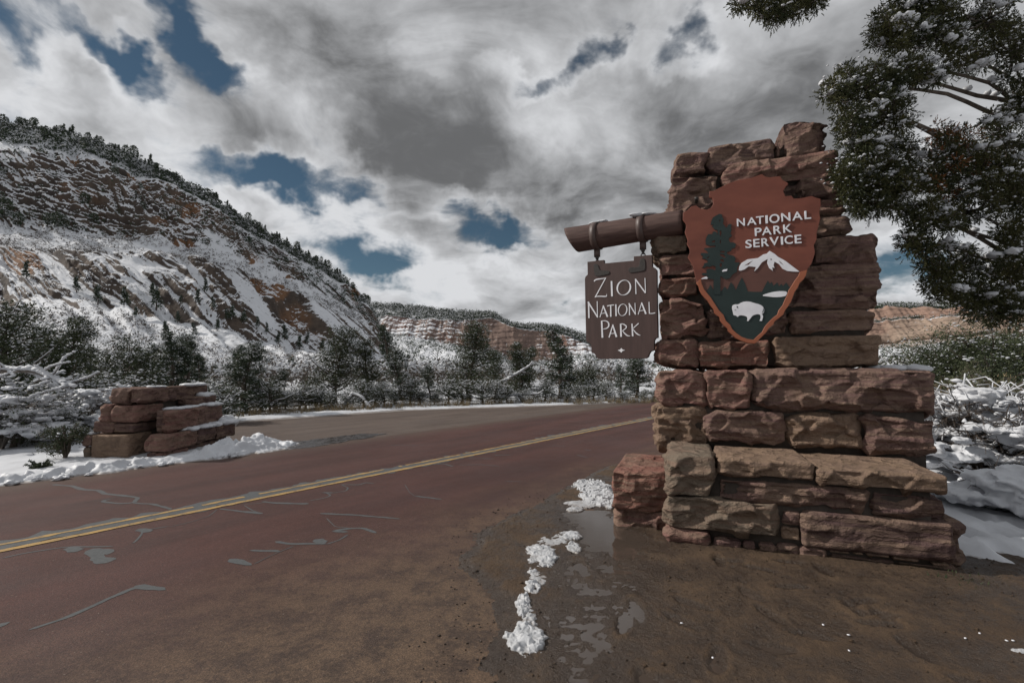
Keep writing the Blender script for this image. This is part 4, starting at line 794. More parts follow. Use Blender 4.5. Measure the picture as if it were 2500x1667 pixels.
BRD = [(1435.7, 640.1), (1475.9, 635.5), (1476.5, 644.1), (1548.6, 637.1), (1548.6, 626.9), (1592.6, 623.1), (1593.9, 651.8), (1600, 655), (1604.7, 660.7), (1605.8, 753.9), (1607.5, 824.3), (1602, 826), (1598.5, 831.6), (1598, 855), (1590, 858), (1586.7, 863), (1583.8, 871), (1578.7, 874.9), (1463.5, 876.6), (1459, 873), (1456, 867), (1452, 863), (1446, 861), (1445.4, 852), (1445, 843), (1440.8, 838.2), (1432.7, 833), (1431, 760), (1429.5, 682), (1431, 676), (1436.4, 671)]
plate('board', [[hz(*p) for p in BRD]], -0.025, 0.05, MAT['sign_brown'], board, 0.003)
def carve(strokes, par):
    mb = MB()
    for k_, st_ in enumerate(strokes):
        if st_[0] == 'O':
            _, cx, cy, rx, ry, w0, w1 = st_; L = []; nn_ = 40
            for rr_ in (1, 0):
                for a in np.linspace(0, 2 * math.pi, nn_, endpoint=False):
                    ww = (w0 + (w1 - w0) * abs(math.cos(a - 0.35)))
                    L.append((cx + math.cos(a) * (rx - (0 if rr_ else ww)), cy + math.sin(a) * (ry - (0 if rr_ else ww * .8)) - 0.075 * math.cos(a) * rx))
            L = r4(L); V = [(u, -0.0285 - 0.0003 * k_, z) for u, z in L]; F = [(i, (i + 1) % nn_, nn_ + (i + 1) % nn_, nn_ + i) for i in range(nn_)]
            mb.add(V, F)
        else:
            P = np.array([p[:2] for p in st_], float); W = np.array([p[2] for p in st_], float)
            if len(P) > 2:
                t = np.linspace(0, 1, len(P)); tt = np.linspace(0, 1, 14); pc = [np.polyfit(t, P[:, c], min(len(P) - 1, 5)) for c in (0, 1)]
                if st_[0][2] != st_[-1][2] or True: P = np.stack([np.polyval(p, tt) for p in pc], -1); W = np.interp(tt, t, W)
            T = np.gradient(P, axis=0); T /= np.linalg.norm(T, axis=1)[:, None]; Nn = np.stack([-T[:, 1], T[:, 0]], -1)
            A = r4([tuple(p) for p in P + Nn * W[:, None] / 2]); B = r4([tuple(p) for p in P - Nn * W[:, None] / 2])
            V = [(u, -0.0285 - 0.0003 * k_, z) for ab in zip(A, B) for u, z in ab]; n_ = len(P); mb.add(V, [(2 * i, 2 * i + 2, 2 * i + 3, 2 * i + 1) for i in range(n_ - 1)])
    return mb
LET = [[[(292, 192, 16), (325, 160, 20), (395, 148, 17), (488, 132, 8)], [(482, 132, 14), (308, 452, 16)], [(302, 455, 8), (360, 437, 16), (440, 438, 20), (492, 436, 16)], [(497, 442, 14), (499, 400, 6)]],
       [[(578, 185, 27), (587, 437, 30)]], [('O', 783, 293, 122, 128, 9, 27)], [[(976, 152, 14), (984, 400, 17)], [(972, 150, 22), (1142, 382, 20)], [(1133, 135, 13), (1143, 380, 12)]],
       [[(198, 530, 24), (204, 798, 22)], [(188, 528, 24), (350, 786, 20)], [(341, 518, 13), (346, 785, 13)]], [[(447, 586, 14), (386, 784, 14)], [(440, 590, 20), (513, 778, 28)], [(408, 722, 11), (488, 712, 11)]], [[(506, 598, 18), (560, 586, 13), (620, 580, 16)], [(565, 585, 18), (567, 775, 24)]],
       [[(650, 570, 21), (655, 765, 23)]], [('O', 763, 662, 80, 100, 7, 19)], [[(875, 555, 16), (878, 750, 18)], [(866, 553, 20), (980, 740, 18)], [(968, 547, 12), (975, 738, 12)]], [[(1082, 538, 12), (1020, 738, 12)], [(1077, 540, 18), (1149, 730, 28)], [(1042, 678, 10), (1118, 668, 10)]], [[(1200, 530, 14), (1207, 724, 16)], [(1205, 720, 12), (1260, 720, 12), (1302, 708, 16)]],
       [[(415, 845, 24), (428, 1122, 30)], [(402, 850, 12), (470, 842, 14), (522, 868, 20), (534, 918, 24), (510, 960, 18), (438, 980, 10)]], [[(603, 905, 16), (538, 1118, 20)], [(597, 905, 20), (662, 1110, 30)], [(562, 1055, 11), (640, 1048, 11)]],
       [[(730, 900, 24), (738, 1108, 30)], [(718, 905, 12), (775, 898, 14), (822, 932, 20), (812, 970, 16), (762, 1008, 10)], [(762, 1006, 12), (828, 1078, 20), (888, 1092, 8)]], [[(918, 890, 20), (930, 1097, 26)], [(1028, 884, 16), (940, 965, 12)], [(938, 985, 12), (1000, 1055, 20), (1058, 1084, 8)]]]
for L in LET: obj('letter', carve(L, board).mesh('letter', [MAT['sign_white']], False), board)
plate('diamond', [r4([(680, 1332), (720, 1318), (740, 1295), (762, 1318), (805, 1328), (762, 1342), (740, 1370), (718, 1346)])], -0.028, 0.004, MAT['sign_white'], board)
for L in ([(640, 1160), (665, 1142), (700, 1142), (728, 1165), (745, 1240), (780, 1270), (910, 1265), (945, 1290), (940, 1325), (900, 1345), (720, 1378), (680, 1372), (655, 1340)], [(1520, 1050), (1570, 1032), (1620, 1050), (1628, 1240), (1600, 1275), (1380, 1308), (1330, 1310), (1302, 1275), (1310, 1225), (1350, 1205), (1480, 1205), (1515, 1170)]):
    br = plate('corner_bracket', [smooth_loop(r3(L))], -0.033, 0.009, MAT['iron'], board, 0.002)
rng = np.random.default_rng(5)
mb = MB()
for (x, y, L_, h_) in [(790, 335, .10, .022), (1560, 205, .17, .03), (1700, 185, .12, .024), (640, 352, .07, .016)]:
    (u, z) = r3([(x, y)])[0]; p = HF.O + HF.U * u; mb.add(*blobs([(p.x, p.y, z - .004)], [(L_, .07, h_)], rng, ICO3, 0.2, 1.5))
tag(obj('snow_on_log', mb.mesh('snow_on_log', [MAT['snow']])), 'thin patches of snow along the top of the log beam', 'snow', kind='stuff')
mb = MB(); r = np.random.default_rng(3)
for i in range(16):
    u, z = PF.uz(2135 + i * 8, 901, 1.25); p = PF.O + PF.U * u + PF.W * (1.25 + 0.1 * math.sin(i)); mb.add(*blobs([(p.x, p.y, 1.615)], [(.10, .12, .035 + .012 * math.sin(i * 1.7))], r, ICO2, .3))
tag(obj('snow_on_ledge', mb.mesh('snow_on_ledge', [MAT['snow']])), 'strip of snow on the right-hand ledge of the stone pillar', 'snow', kind='stuff')

# ------------------------------------------------------------------ low ruined pillar across the road
LP0 = Vector((-6.73, 8.54, 0)); low = empty('low_stone_pillar', LP0, R(3)); tag(low, 'low weathered stack of dark sandstone blocks across the road, snow on its ledges', 'stone pillar')
def LL(u0, u1, w0, w1, z0, z1, t, seed, **kw): kw.setdefault('amp', .035); kw.setdefault('res', .022); return lay(low, u0, u1, z0, z1, w0, w1, t, seed, **kw)
LL(-0.62, 0.02, 0.0, 0.62, -0.05, .475, 't', 201, smoothface=.7, chips=2); LL(-0.78, -0.63, 0.05, 0.6, -.05, .26, 'g', 202); LL(-0.80, -0.62, 0.06, 0.6, .27, .47, 'm', 203)
LL(-0.70, -0.34, 0.12, 0.8, .48, .70, 'm', 204); LL(-0.34, 0.02, 0.12, 0.8, .48, .66, 'd', 205)
LL(-0.60, -0.40, 0.14, 0.8, .68, .99, 'p', 206); LL(-0.40, 0.08, 0.12, 0.85, .67, .98, 'p', 207)
LL(-0.47, -0.12, 0.18, 1.0, 1.0, 1.285, 'm', 208); LL(-0.12, 0.13, 0.16, 0.9, 1.0, 1.285, 'm', 209); LL(-0.02, 0.12, 0.9, 1.75, .99, 1.285, 'd', 210); LL(-0.4, 0.10, 1.75, 2.25, 1.0, 1.29, 'd', 211)
LL(0.28, 0.46, 0.06, 0.5, -.05, .155, 'd', 212); LL(0.44, 0.60, 0.02, 0.75, -.05, .15, 'p', 213); LL(0.30, 0.58, 0.75, 1.5, -.05, .16, 'd', 214); LL(0.30, 0.58, 1.5, 2.2, -.05, .16, 'd', 215)
LL(0.24, 0.66, 0.02, 0.95, .155, .465, 'p', 216, smoothface=.2); LL(0.20, 0.66, 0.96, 1.6, .16, .45, 'd', 217); LL(0.16, 0.68, 1.61, 2.35, .15, .46, 'd', 218)
LL(0.26, 0.42, 0.30, 1.1, .47, .87, 'd', 219); LL(0.36, 0.56, 0.28, 1.15, .47, .865, 'p', 220); LL(0.15, 0.54, 1.15, 2.05, .47, .87, 'm', 221)
LL(0.0, 0.34, 1.3, 2.15, .87, 1.06, 'd', 222)
for (a, b, c, d_, z0, z1_) in [(-.55, -.05, .3, .75, 0, .95), (-.35, -.02, .4, 2.1, .05, 1.22), (.0, .40, .75, 2.0, 0, .82)]: obj('mortar', box_mesh('mortar', a, b, c, d_, z0, z1_, MAT['mortar']), low)
mb = MB(); r = np.random.default_rng(12); Mx = Matrix.Translation(LP0) @ Matrix.Rotation(R(3), 4, 'Z')
def lsnow(u0, u1, w0, w1, z, n, h_=.03, s=.09):
    C = np.stack([r.uniform(u0, u1, n), r.uniform(w0, w1, n), np.full(n, z)], -1); C = np.array([tuple(Mx @ Vector(c)) for c in C]); k_ = r.uniform(.6, 1.3, n)
    mb.add(*blobs(C, np.stack([s * k_, s * 1.1 * k_, h_ * k_], -1), r, ICO2, .35, 1.6))
lsnow(.50, .64, .7, 1.5, .475, 26, .035); lsnow(.30, .66, 1.55, 2.3, .475, 40, .05, .11); lsnow(.40, .60, 1.95, 2.3, .53, 10, .07)
lsnow(.30, .48, .6, 2.0, .875, 30, .028, .09); lsnow(.10, .50, 1.5, 2.05, .88, 22, .035, .1); lsnow(.1, .32, 1.8, 2.1, 1.07, 8, .05, .09)
lsnow(-.05, .10, 1.5, 2.2, 1.295, 24, .03, .09); lsnow(-.1, .1, .5, .8, 1.29, 6, .02, .06); lsnow(-.78, -.70, .1, .3, .48, 5, .03, .05); lsnow(.1, .3, .0, .5, .03, 10, .05, .09)
tag(obj('snow_on_stones', mb.mesh('snow_on_stones', [MAT['snow']])), 'snow caps lying on the ledges of the low stone pillar', 'snow', kind='stuff')
# ------------------------------------------------------------------ mountain and mesas
def m_rock(name, dark, tan, warm, snowc=(0.60, 0.615, 0.645), sc=1.0):
    m, g = new_mat(name)
    at = g.n('ShaderNodeAttribute', attribute_name='snow').outputs['Fac']; hot = g.n('ShaderNodeAttribute', attribute_name='warm').outputs['Fac']
    n = g.noise(g.pos, 0.05 * sc, 8, 0.65); f = g.noise(g.pos, 0.45 * sc, 6, 0.7); ff = g.noise(g.mapping(g.pos, scale=(1, 1, 4)), 0.25 * sc, 5, 0.65)
    c = g.mix(g.mr(n, 0.35, 0.65), (*dark, 1), (*tan, 1)); c = g.mix(g.mr(hot, 0.35, 0.75), c, (*warm, 1)); c = g.mix(g.mr(ff, 0.5, 0.7, 0, 0.75), c, (0.045, 0.036, 0.034, 1))
    s = g.mr(g.m('ADD', at, g.m('MULTIPLY', g.m('SUBTRACT', f, 0.5), 0.55)), 0.38, 0.60)
    col = g.mix(s, c, (*snowc, 1))
    finish(g, col, 0.85, g.m('ADD', f, ff), 0.6, 0.8 / sc, 0.2); MAT[name] = m
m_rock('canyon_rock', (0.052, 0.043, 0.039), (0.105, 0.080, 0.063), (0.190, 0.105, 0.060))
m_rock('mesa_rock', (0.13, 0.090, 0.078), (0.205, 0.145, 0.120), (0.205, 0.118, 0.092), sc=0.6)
m_rock('sunlit_rock', (0.24, 0.175, 0.135), (0.33, 0.25, 0.195), (0.27, 0.178, 0.138), sc=0.7)  # paler copy of the mesa rock, sunlight put into its colours
def hill(name, xs, rows, nu, nvs, disp, mat, snow_rule, back=120.0, side=0.0):
    """rows from crest to toe, each (y list, depth list) at the overview columns xs; nvs grid steps between rows"""
    C = np.array([[tuple(v_y(x, y, d)) for x, y, d in zip(xs, ys, ds)] for ys, ds in rows]); xs = np.array(xs, float)
    t = np.linspace(xs[0], xs[-1], nu); RW = np.stack([np.stack([np.interp(t, xs, C[r, :, c]) for c in range(3)], -1) for r in range(len(C))])
    k = np.ones(15) / 15
    for r in range(len(RW)):
        for c in range(3): RW[r, :, c] = np.convolve(np.pad(RW[r, :, c], 7, 'edge'), k, 'valid')
    P = []; Rr = []
    for r in range(len(RW) - 1):
        for q in range(nvs[r]):
            f = q / nvs[r]; P.append(RW[r] * (1 - f) + RW[r + 1] * f); Rr.append(r + f)
    P.append(RW[-1]); Rr.append(len(RW) - 1.0); P = np.stack(P, 1); Rr = np.array(Rr)
    for _ in range(2): P[:, 1:-1] = (P[:, :-2] + 2 * P[:, 1:-1] + P[:, 2:]) / 4
    def normals(P):
        n = np.cross(np.gradient(P, axis=1), np.gradient(P, axis=0)); n /= np.linalg.norm(n, axis=-1)[..., None] + 1e-9
        return n
    Nn = normals(P)
    if Nn[..., 1].mean() > 0: Nn = -Nn
    D, warm = disp(P, np.repeat(Rr[None], nu, 0)); P = P + Nn * D[..., None]
    N3 = normals(P); N3 = N3 if N3[..., 2].mean() > 0 else -N3
    snow = snow_rule(P, N3, np.repeat(Rr[None], nu, 0))
    # the far side, so that the hill is a body and not a screen
    B = []
    for q in range(1, 7):
        b = P[:, 0].copy(); b[:, 1] += back * q / 6 * 1.5; b[:, 0] -= side * q / 6; b[:, 2] -= (P[:, 0, 2] + 2) * (q / 6) ** 1.6; B.append(b)
    full = np.concatenate([np.stack(B[::-1], 1), P], 1); sn = np.concatenate([np.full((nu, 6), 0.9), snow], 1); wm = np.concatenate([np.zeros((nu, 6)), warm], 1)
    me = mesh_np(name, full.reshape(-1, 3), grid_faces(nu, full.shape[1])[:, ::-1], True, [mat])
    for nm, arr in (('snow', sn), ('warm', wm)): me.attributes.new(nm, 'FLOAT', 'POINT').data.foreach_set('value', arr.astype(np.float32).ravel())
    o = obj(name, me); tag(o, kind='structure'); return o, P, Rr, N3

MX = [-700, -250, 0, 150, 300, 450, 600, 750, 830, 870, 905]
MR = [([120, 215, 280, 306, 356, 432, 530, 612, 670, 742, 838], [330, 340, 350, 356, 366, 384, 408, 440, 458, 470, 480]),
      ([250, 312, 342, 352, 392, 468, 560, 640, 690, 752, 840], [300, 312, 322, 330, 342, 362, 390, 424, 444, 460, 474]),
      ([440, 490, 520, 522, 535, 560, 588, 680, 725, 775, 845], [272, 285, 296, 304, 318, 340, 374, 408, 430, 448, 464]),
      ([500, 545, 572, 578, 588, 600, 622, 700, 742, 790, 847], [248, 260, 270, 280, 296, 320, 352, 390, 415, 436, 456]),
      ([640, 690, 700, 705, 724, 752, 800, 815, 825, 838, 850], [200, 208, 216, 226, 240, 262, 292, 330, 352, 372, 392]),
      ([850, 856, 857, 857, 857, 857, 857, 856, 856, 855, 854], [90, 105, 120, 135, 152, 172, 196, 224, 244, 262, 280])]
TH = R(52)
SLABS = [(775, 715, 150, 42, -52), (560, 660, 170, 26, -56), (130, 620, 90, 22, -50), (330, 660, 90, 18, -52), (640, 780, 90, 14, -50), (200, 690, 130, 20, -42), (30, 350, 60, 30, -10), (450, 640, 90, 14, -54)]
def slab_mask(P):
    qx, qy = P[..., 0] / P[..., 1], (P[..., 2] - EYE) / P[..., 1]; m = np.zeros(P.shape[:-1]); jit = 0.5 * fbm(P / 10, 4, seed=68)
    for (x, y, rx, ry, t) in SLABS:
        r = ray(x * K, y * K); u = (qx - r.x / r.y) * FOC / K; v = (qy - r.z / r.y) * FOC / K; a = R(t)
        e = ((u * math.cos(a) + v * math.sin(a)) / rx) ** 2 + ((-u * math.sin(a) + v * math.cos(a)) / ry) ** 2
        m = np.maximum(m, 1 - sstep(0.55, 1.2, e + jit))
    return m
def m_disp(P, Rr):
    a = P[..., 0] * 0.72 + P[..., 1] * 0.69; z = P[..., 2]; zero = 0 * a
    ac = a * math.sin(TH) + z * math.cos(TH); al = a * math.cos(TH) - z * math.sin(TH)
    wob = 6 * fbm(np.stack([a / 30, z / 30, zero], -1), 3, seed=60); wob2 = 3 * fbm(np.stack([a / 9, z / 9, zero], -1), 3, seed=59)
    ribs = fbm(np.stack([(ac + wob) / 9, (al + wob2) / 85, zero], -1), 5, 0.6, seed=61, ridged=True)
    thin = fbm(np.stack([(ac + wob + wob2) / 3.0, al / 40, zero], -1), 4, 0.62, seed=62, ridged=True)
    but = fbm(np.stack([(a + wob + z * 0.25) / 26, z / 70, zero], -1), 4, 0.55, seed=63)
    col = fbm(np.stack([(a + z * 0.35 + wob2) / 5, z / 26, zero], -1), 4, 0.6, seed=69, ridged=True)
    lz = (z + 0.22 * a) / 4.4 + 1.6 * fbm(np.stack([a / 22, z / 16, zero], -1), 4, seed=64) + 0.35 * fbm(np.stack([a / 4, z / 6, zero], -1), 3, seed=58)
    ledge = 0.5 - 0.9 * fbm(np.stack([(a + wob2) / 17, (z + 0.22 * a + 0.6 * wob2) / 4.2, zero], -1), 5, 0.62, seed=54, ridged=True)
    rough = fbm(P / 5, 5, 0.6, seed=65)
    brk = fbm(np.stack([a / 40, z / 22, zero], -1), 3, seed=57)
    cl = sstep(0.55, 1.0, Rr) * (1 - sstep(2.0, 2.45, Rr)); sl_ = sstep(2.7, 3.2, Rr) * (1 - sstep(4.15, 4.7, Rr))
    xv = P[..., 0] / P[..., 1] * FOC / K + 1176; rt = sstep(360, 560, xv) * sstep(-.5, .2, brk + .25); sl_ = np.maximum(sl_, 0.75 * rt * cl); cl = cl * (1 - 0.75 * rt)
    sl2 = sl_ * sstep(-0.75, -0.15, brk); up = sl_ * (1 - sstep(3.2, 3.9, Rr)) * sstep(-.15, .25, brk + 0.1)
    fa = sstep(900, 300, P[..., 0] + 900) * 0 + 1
    pat = sstep(-0.25, 0.35, fbm(np.stack([a / 34, z / 20, zero], -1), 4, seed=55)); pat2 = sstep(-0.2, 0.3, fbm(np.stack([a / 20, z / 12, zero + 4], -1), 3, seed=56))
    D = cl * (9.5 * but - 5.0 * ledge * (0.25 + 0.75 * pat) + 4.2 * col * (1.15 - pat) + 2.6 * rough) + sl2 * (6.2 * ribs + 3.2 * thin * pat2 + 0.7 * rough) + up * (3.6 * but - 3.4 * ledge * pat2 + 1.8 * col + 1.6 * rough) + (1 - cl - sl_) * (1.0 * rough + 0.5 * ribs)
    warm = np.clip(0.20 + 0.85 * fbm(P / 24, 3, seed=66), 0, 1) * np.clip(cl + 0.75 * up + 0.25 * sl_, 0, 1)
    for (x, y, rx, ry, dep) in [(590, 632, 36, 62, 7), (690, 715, 60, 42, 11), (735, 760, 46, 26, 9), (330, 385, 40, 28, 4), (165, 355, 16, 24, 3), (440, 488, 24, 20, 4), (820, 665, 20, 40, 6), (420, 560, 30, 14, 4), (60, 610, 60, 40, 3), (640, 650, 40, 34, 6)]:
        q = np.stack([P[..., 0] / P[..., 1], (P[..., 2] - EYE) / P[..., 1]], -1); r = ray(x * K, y * K); c = np.array([r.x / r.y, r.z / r.y])
        jit = 0.25 * fbm(P / 12, 3, seed=67)
        e = np.exp(-((((q[..., 0] - c[0]) / (rx * K / FOC)) ** 2 + ((q[..., 1] - c[1]) / (ry * K / FOC)) ** 2) * (1 + jit)) ** 2)
        D = D - dep * e; warm = np.maximum(warm, e * 1.1 * (0.55 if y > 700 else 1))
    sm = slab_mask(P); D = D * (1 - 0.85 * sm) + sm * 0.9 * thin; warm = warm * (1 - sm)
    env = sstep(0, 0.25, Rr) * (1 - sstep(4.9, 5, Rr))
    return D * env, warm
def m_snow_rule(P, N, Rr):
    f = fbm(P / 9, 5, 0.6, seed=70); f2 = fbm(P / 2.2, 3, seed=71); a = P[..., 0] * 0.72 + P[..., 1] * 0.69; z = P[..., 2]
    ac = a * math.sin(TH) + z * math.cos(TH); al = a * math.cos(TH) - z * math.sin(TH); st = fbm(np.stack([(ac + 5 * fbm(np.stack([a / 40, z / 40, 0 * a], -1), 2, seed=73)) / 3.4, al / 70, 0 * a], -1), 4, 0.6, seed=72)
    cl = sstep(0.5, 1.0, Rr) * (1 - sstep(2.0, 2.5, Rr)); sl_ = sstep(2.6, 3.1, Rr) * (1 - sstep(4.1, 4.6, Rr))
    thr = 0.52 - 0.10 * cl + 0.12 * sl_ - 0.5 * (1 - cl) * (1 - sl_)
    s = 0.5 + (N[..., 2] - thr) * 4.2 + 0.28 * f + 0.10 * f2 + 2.4 * np.clip(sl_ + 0.5 * cl * sstep(300, 560, P[..., 0] / P[..., 1] * FOC / K + 1176), 0, 1) * st
    sm = slab_mask(P); s = s + sm * (0.80 + 2.2 * st + 0.3 * f)
    toe = 0.78 + 0.42 * f + 0.3 * f2
    return np.clip(np.where(Rr > 4.4, np.minimum(s, toe), s), 0, 1)
mount, MP, MRr, MN = hill('mountain', MX, MR, 640, [34, 96, 36, 120, 90], m_disp, MAT['canyon_rock'], m_snow_rule, 120, 420)

def mesa_disp(P, Rr):
    a = P[..., 0]; z = P[..., 2]; zero = 0 * a; cl = sstep(0.8, 1.0, Rr) * (1 - sstep(1.95, 2.15, Rr))
    col = fbm(np.stack([a / 16, z / 90, zero], -1), 4, 0.55, seed=81, ridged=True); but = fbm(np.stack([a / 60, z / 120, zero], -1), 3, seed=82); led = (z / 9 + 0.8 * fbm(np.stack([a / 60, z / 30, zero], -1), 3, seed=83)) % 1.0
    r = fbm(P / 14, 5, 0.6, seed=84); gul = fbm(np.stack([(a + z) / 30, z / 80, zero], -1), 4, seed=85, ridged=True)
    D = cl * (9 * but + 4.5 * col - 1.2 * led + 2 * r) + (1 - cl) * (3 * r + 4 * gul * sstep(2, 2.4, Rr) * (1 - sstep(2.7, 3.0, Rr)))
    return D * sstep(0, .2, Rr) * (1 - sstep(2.9, 3, Rr)), np.clip(0.35 + 0.9 * fbm(P / 40, 3, seed=86), 0, 1) * cl
def mesa_snow(P, N, Rr):
    f = fbm(P / 16, 5, 0.62, seed=87); cl = sstep(0.8, 1.0, Rr) * (1 - sstep(1.9, 2.3, Rr))
    return np.clip(0.5 + (N[..., 2] - (0.42 + 0.30 * cl)) * 3.0 + 0.45 * f, 0, 1) * np.where(cl > .5, 0.78, 1.0)
CX = [780, 860, 940, 1050, 1143, 1165, 1260, 1330, 1400, 1470, 1700]
CR = [([708, 697, 703, 716, 721, 745, 748, 764, 800, 836, 846], [960, 950, 950, 940, 930, 930, 925, 915, 900, 880, 860]),
      ([735, 731, 731, 738, 730, 756, 757, 786, 815, 839, 847], [900, 895, 895, 890, 900, 880, 880, 870, 850, 840, 820]),
      ([765, 768, 778, 796, 812, 836, 838, 815, 826, 842, 848], [855, 850, 850, 850, 856, 850, 850, 830, 820, 800, 780]),
      ([853, 853, 853, 853, 853, 853, 853, 853, 852, 852, 852], [480, 480, 480, 480, 480, 480, 480, 480, 520, 560, 560])]
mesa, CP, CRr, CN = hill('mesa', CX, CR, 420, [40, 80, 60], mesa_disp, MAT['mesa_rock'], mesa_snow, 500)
RX = [1780, 1900, 2010, 2090, 2180, 2300, 2600]
RRw = [([712, 706, 702, 700, 700, 690, 676], [840, 830, 820, 810, 800, 790, 780]), ([722, 718, 715, 713, 712, 704, 692], [790, 785, 780, 770, 750, 740, 735]),
       ([800, 798, 796, 794, 786, 780, 772], [745, 740, 735, 722, 700, 690, 680]), ([853, 853, 853, 853, 853, 853, 853], [420, 420, 420, 420, 420, 420, 420])]
def mesaR_disp(P, Rr):
    D, w = mesa_disp(P, Rr); z = P[..., 2]; cl = sstep(0.9, 1.05, Rr) * (1 - sstep(1.9, 2.1, Rr))
    D = D + cl * 9 * sstep(1.35, 1.45, Rr); return D, np.clip(w + cl * 0.8 * (Rr < 1.38), 0, 1)
def mesaR_snow(P, N, Rr):
    s = mesa_snow(P, N, Rr); led = np.exp(-((Rr - 1.40) / 0.05) ** 2); return np.clip(s * np.where((Rr > .95) & (Rr < 2.3), 0.55, 1.0) + 0.5 * led, 0, 1)
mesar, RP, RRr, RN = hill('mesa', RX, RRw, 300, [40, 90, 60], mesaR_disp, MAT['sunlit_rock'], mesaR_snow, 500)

# ------------------------------------------------------------------ pines on the hills
def far_tree_mesh(seed, kind):
    r = np.random.default_rng(seed); mb = MB(); n = 230
    if kind == 'cone':
        t = r.uniform(0, 1, n) ** 0.75; rad = 0.235 * (1 - t) ** 0.8 * (0.55 + 0.45 * np.abs(np.sin(t * 17 + seed))) + .015
    else:
        t = r.uniform(0, 1, n); rad = 0.34 * np.sqrt(np.clip(1 - (2 * t - 0.9) ** 2 / 1.25, 0.02, 1))
    a = r.uniform(0, 6.28, n); q = np.sqrt(r.uniform(0.08, 1, n)); z = 0.14 + 0.84 * t
    cx = 0.05 * np.sin(z * 5 + seed); C = np.stack([cx + np.cos(a) * rad * q, np.sin(a) * rad * q, z], -1)
    C += 0.05 * np.stack([fbm(C * 6 + seed, 2, seed=k) for k in range(3)], -1)
    mb.add(*leaf_tris(C, 0.15, 0.075, r, C - np.array([0, 0, .45]), 1.2), 0)
    k = r.permutation(n)[:62]; mb.add(*blobs(C[k] + (0, 0, .02), r.uniform(.014, .036, (62, 1)) * np.array([[1.3, 1.3, .6]]), r, OCT, 0), 1)
    mb.add(*tube([(0, 0, -.05), (0.01, 0, .3), (0, 0, .7)], [.028, .022, .01], 5), 2)
    return mb.mesh('pine', [MAT['pinyon'], MAT['snow'], MAT['bark']], False)
FT = [far_tree_mesh(i, 'cone' if i < 4 else 'round') for i in range(8)]
ORD = 'first second third fourth fifth sixth seventh eighth ninth tenth eleventh twelfth thirteenth fourteenth fifteenth sixteenth seventeenth eighteenth nineteenth twentieth'.split()
ORD += ['twenty-' + o for o in ORD[:9]] + ['thirtieth'] + ['thirty-' + o for o in ORD[:9]]
rg = np.random.default_rng(21)
def far_tree(p, h, kind, label, group):
    me = FT[rg.integers(0, 4)] if kind == 'cone' else FT[rg.integers(4, 8)]
    o = obj('pine_tree', me, None, tuple(p)); o.scale = (h * rg.uniform(.85, 1.25), h * rg.uniform(.85, 1.25), h); o.rotation_euler = (0, 0, rg.uniform(0, 6.28)); tag(o, label, 'tree', group)
nU = MP.shape[0]; jv = lambda rv: int(np.argmin(np.abs(MRr - rv)))
def col_range(x0, x1): return int((x0 - MX[0]) / (MX[-1] - MX[0]) * (nU - 1)), int((x1 - MX[0]) / (MX[-1] - MX[0]) * (nU - 1))
i0, i1 = col_range(-20, 850)
for i in np.sort(rg.uniform(i0, i1, 118)):
    i = int(np.clip(i + rg.integers(-2, 3), 0, nU - 1)); j = jv(rg.uniform(0, 0.16)); far_tree(MP[i, j] - (0, 0, .3), 3.2 + 6.0 * rg.random() ** 1.5, 'round' if rg.random() < .6 else 'cone', 'small snow-dusted pine in the row along the skyline of the left mountain', 'pines on the mountain skyline')
for _ in range(90):
    i = rg.integers(*col_range(-20, 830)); j = jv(rg.uniform(0.15, 0.75)); far_tree(MP[i, j] - (0, 0, .3), rg.uniform(3.2, 7), 'round', 'small snowy pine on the upper mountain slope just below the skyline', 'pines on the upper mountain slope')
cnt_ = [0, 0]
for (x, y, h) in sorted([(225, 700, 11), (285, 705, 11), (360, 712, 12), (60, 640, 10), (175, 672, 8), (415, 700, 6), (455, 698, 8), (470, 672, 10), (490, 708, 8), (520, 735, 8), (535, 735, 9), (560, 742, 8), (590, 752, 7), (612, 765, 8), (500, 760, 8), (640, 790, 8), (655, 780, 9), (690, 800, 8), (705, 790, 8), (740, 800, 8), (350, 680, 8), (130, 520, 10), (145, 525, 9), (110, 520, 8), (215, 512, 8), (10, 500, 12), (0, 470, 10), (40, 520, 10), (195, 470, 9), (265, 400, 7), (600, 545, 9), (570, 560, 6), (330, 480, 6), (408, 740, 7), (380, 775, 7), (310, 730, 5), (445, 770, 6)]):
    q = (MP[..., 0] / MP[..., 1], (MP[..., 2] - EYE) / MP[..., 1]); r_ = ray(x * K, y * K); d_ = (q[0] - r_.x / r_.y) ** 2 + (q[1] - r_.z / r_.y) ** 2
    i, j = np.unravel_index(np.argmin(d_), d_.shape); far_tree(MP[i, j] - (0, 0, .3), h * rg.uniform(.85, 1.1), 'cone' if y > 560 else 'round', ('%s dark conical pine from the left on the snowy slabs of the left mountain' % ORD[cnt_[0]]) if y > 560 else ('%s dark pine from the left on the cliff ledges of the left mountain' % ORD[cnt_[1]]), 'pines on the mountain slabs' if y > 560 else 'pines on the mountain ledges'); cnt_[0 if y > 560 else 1] += 1
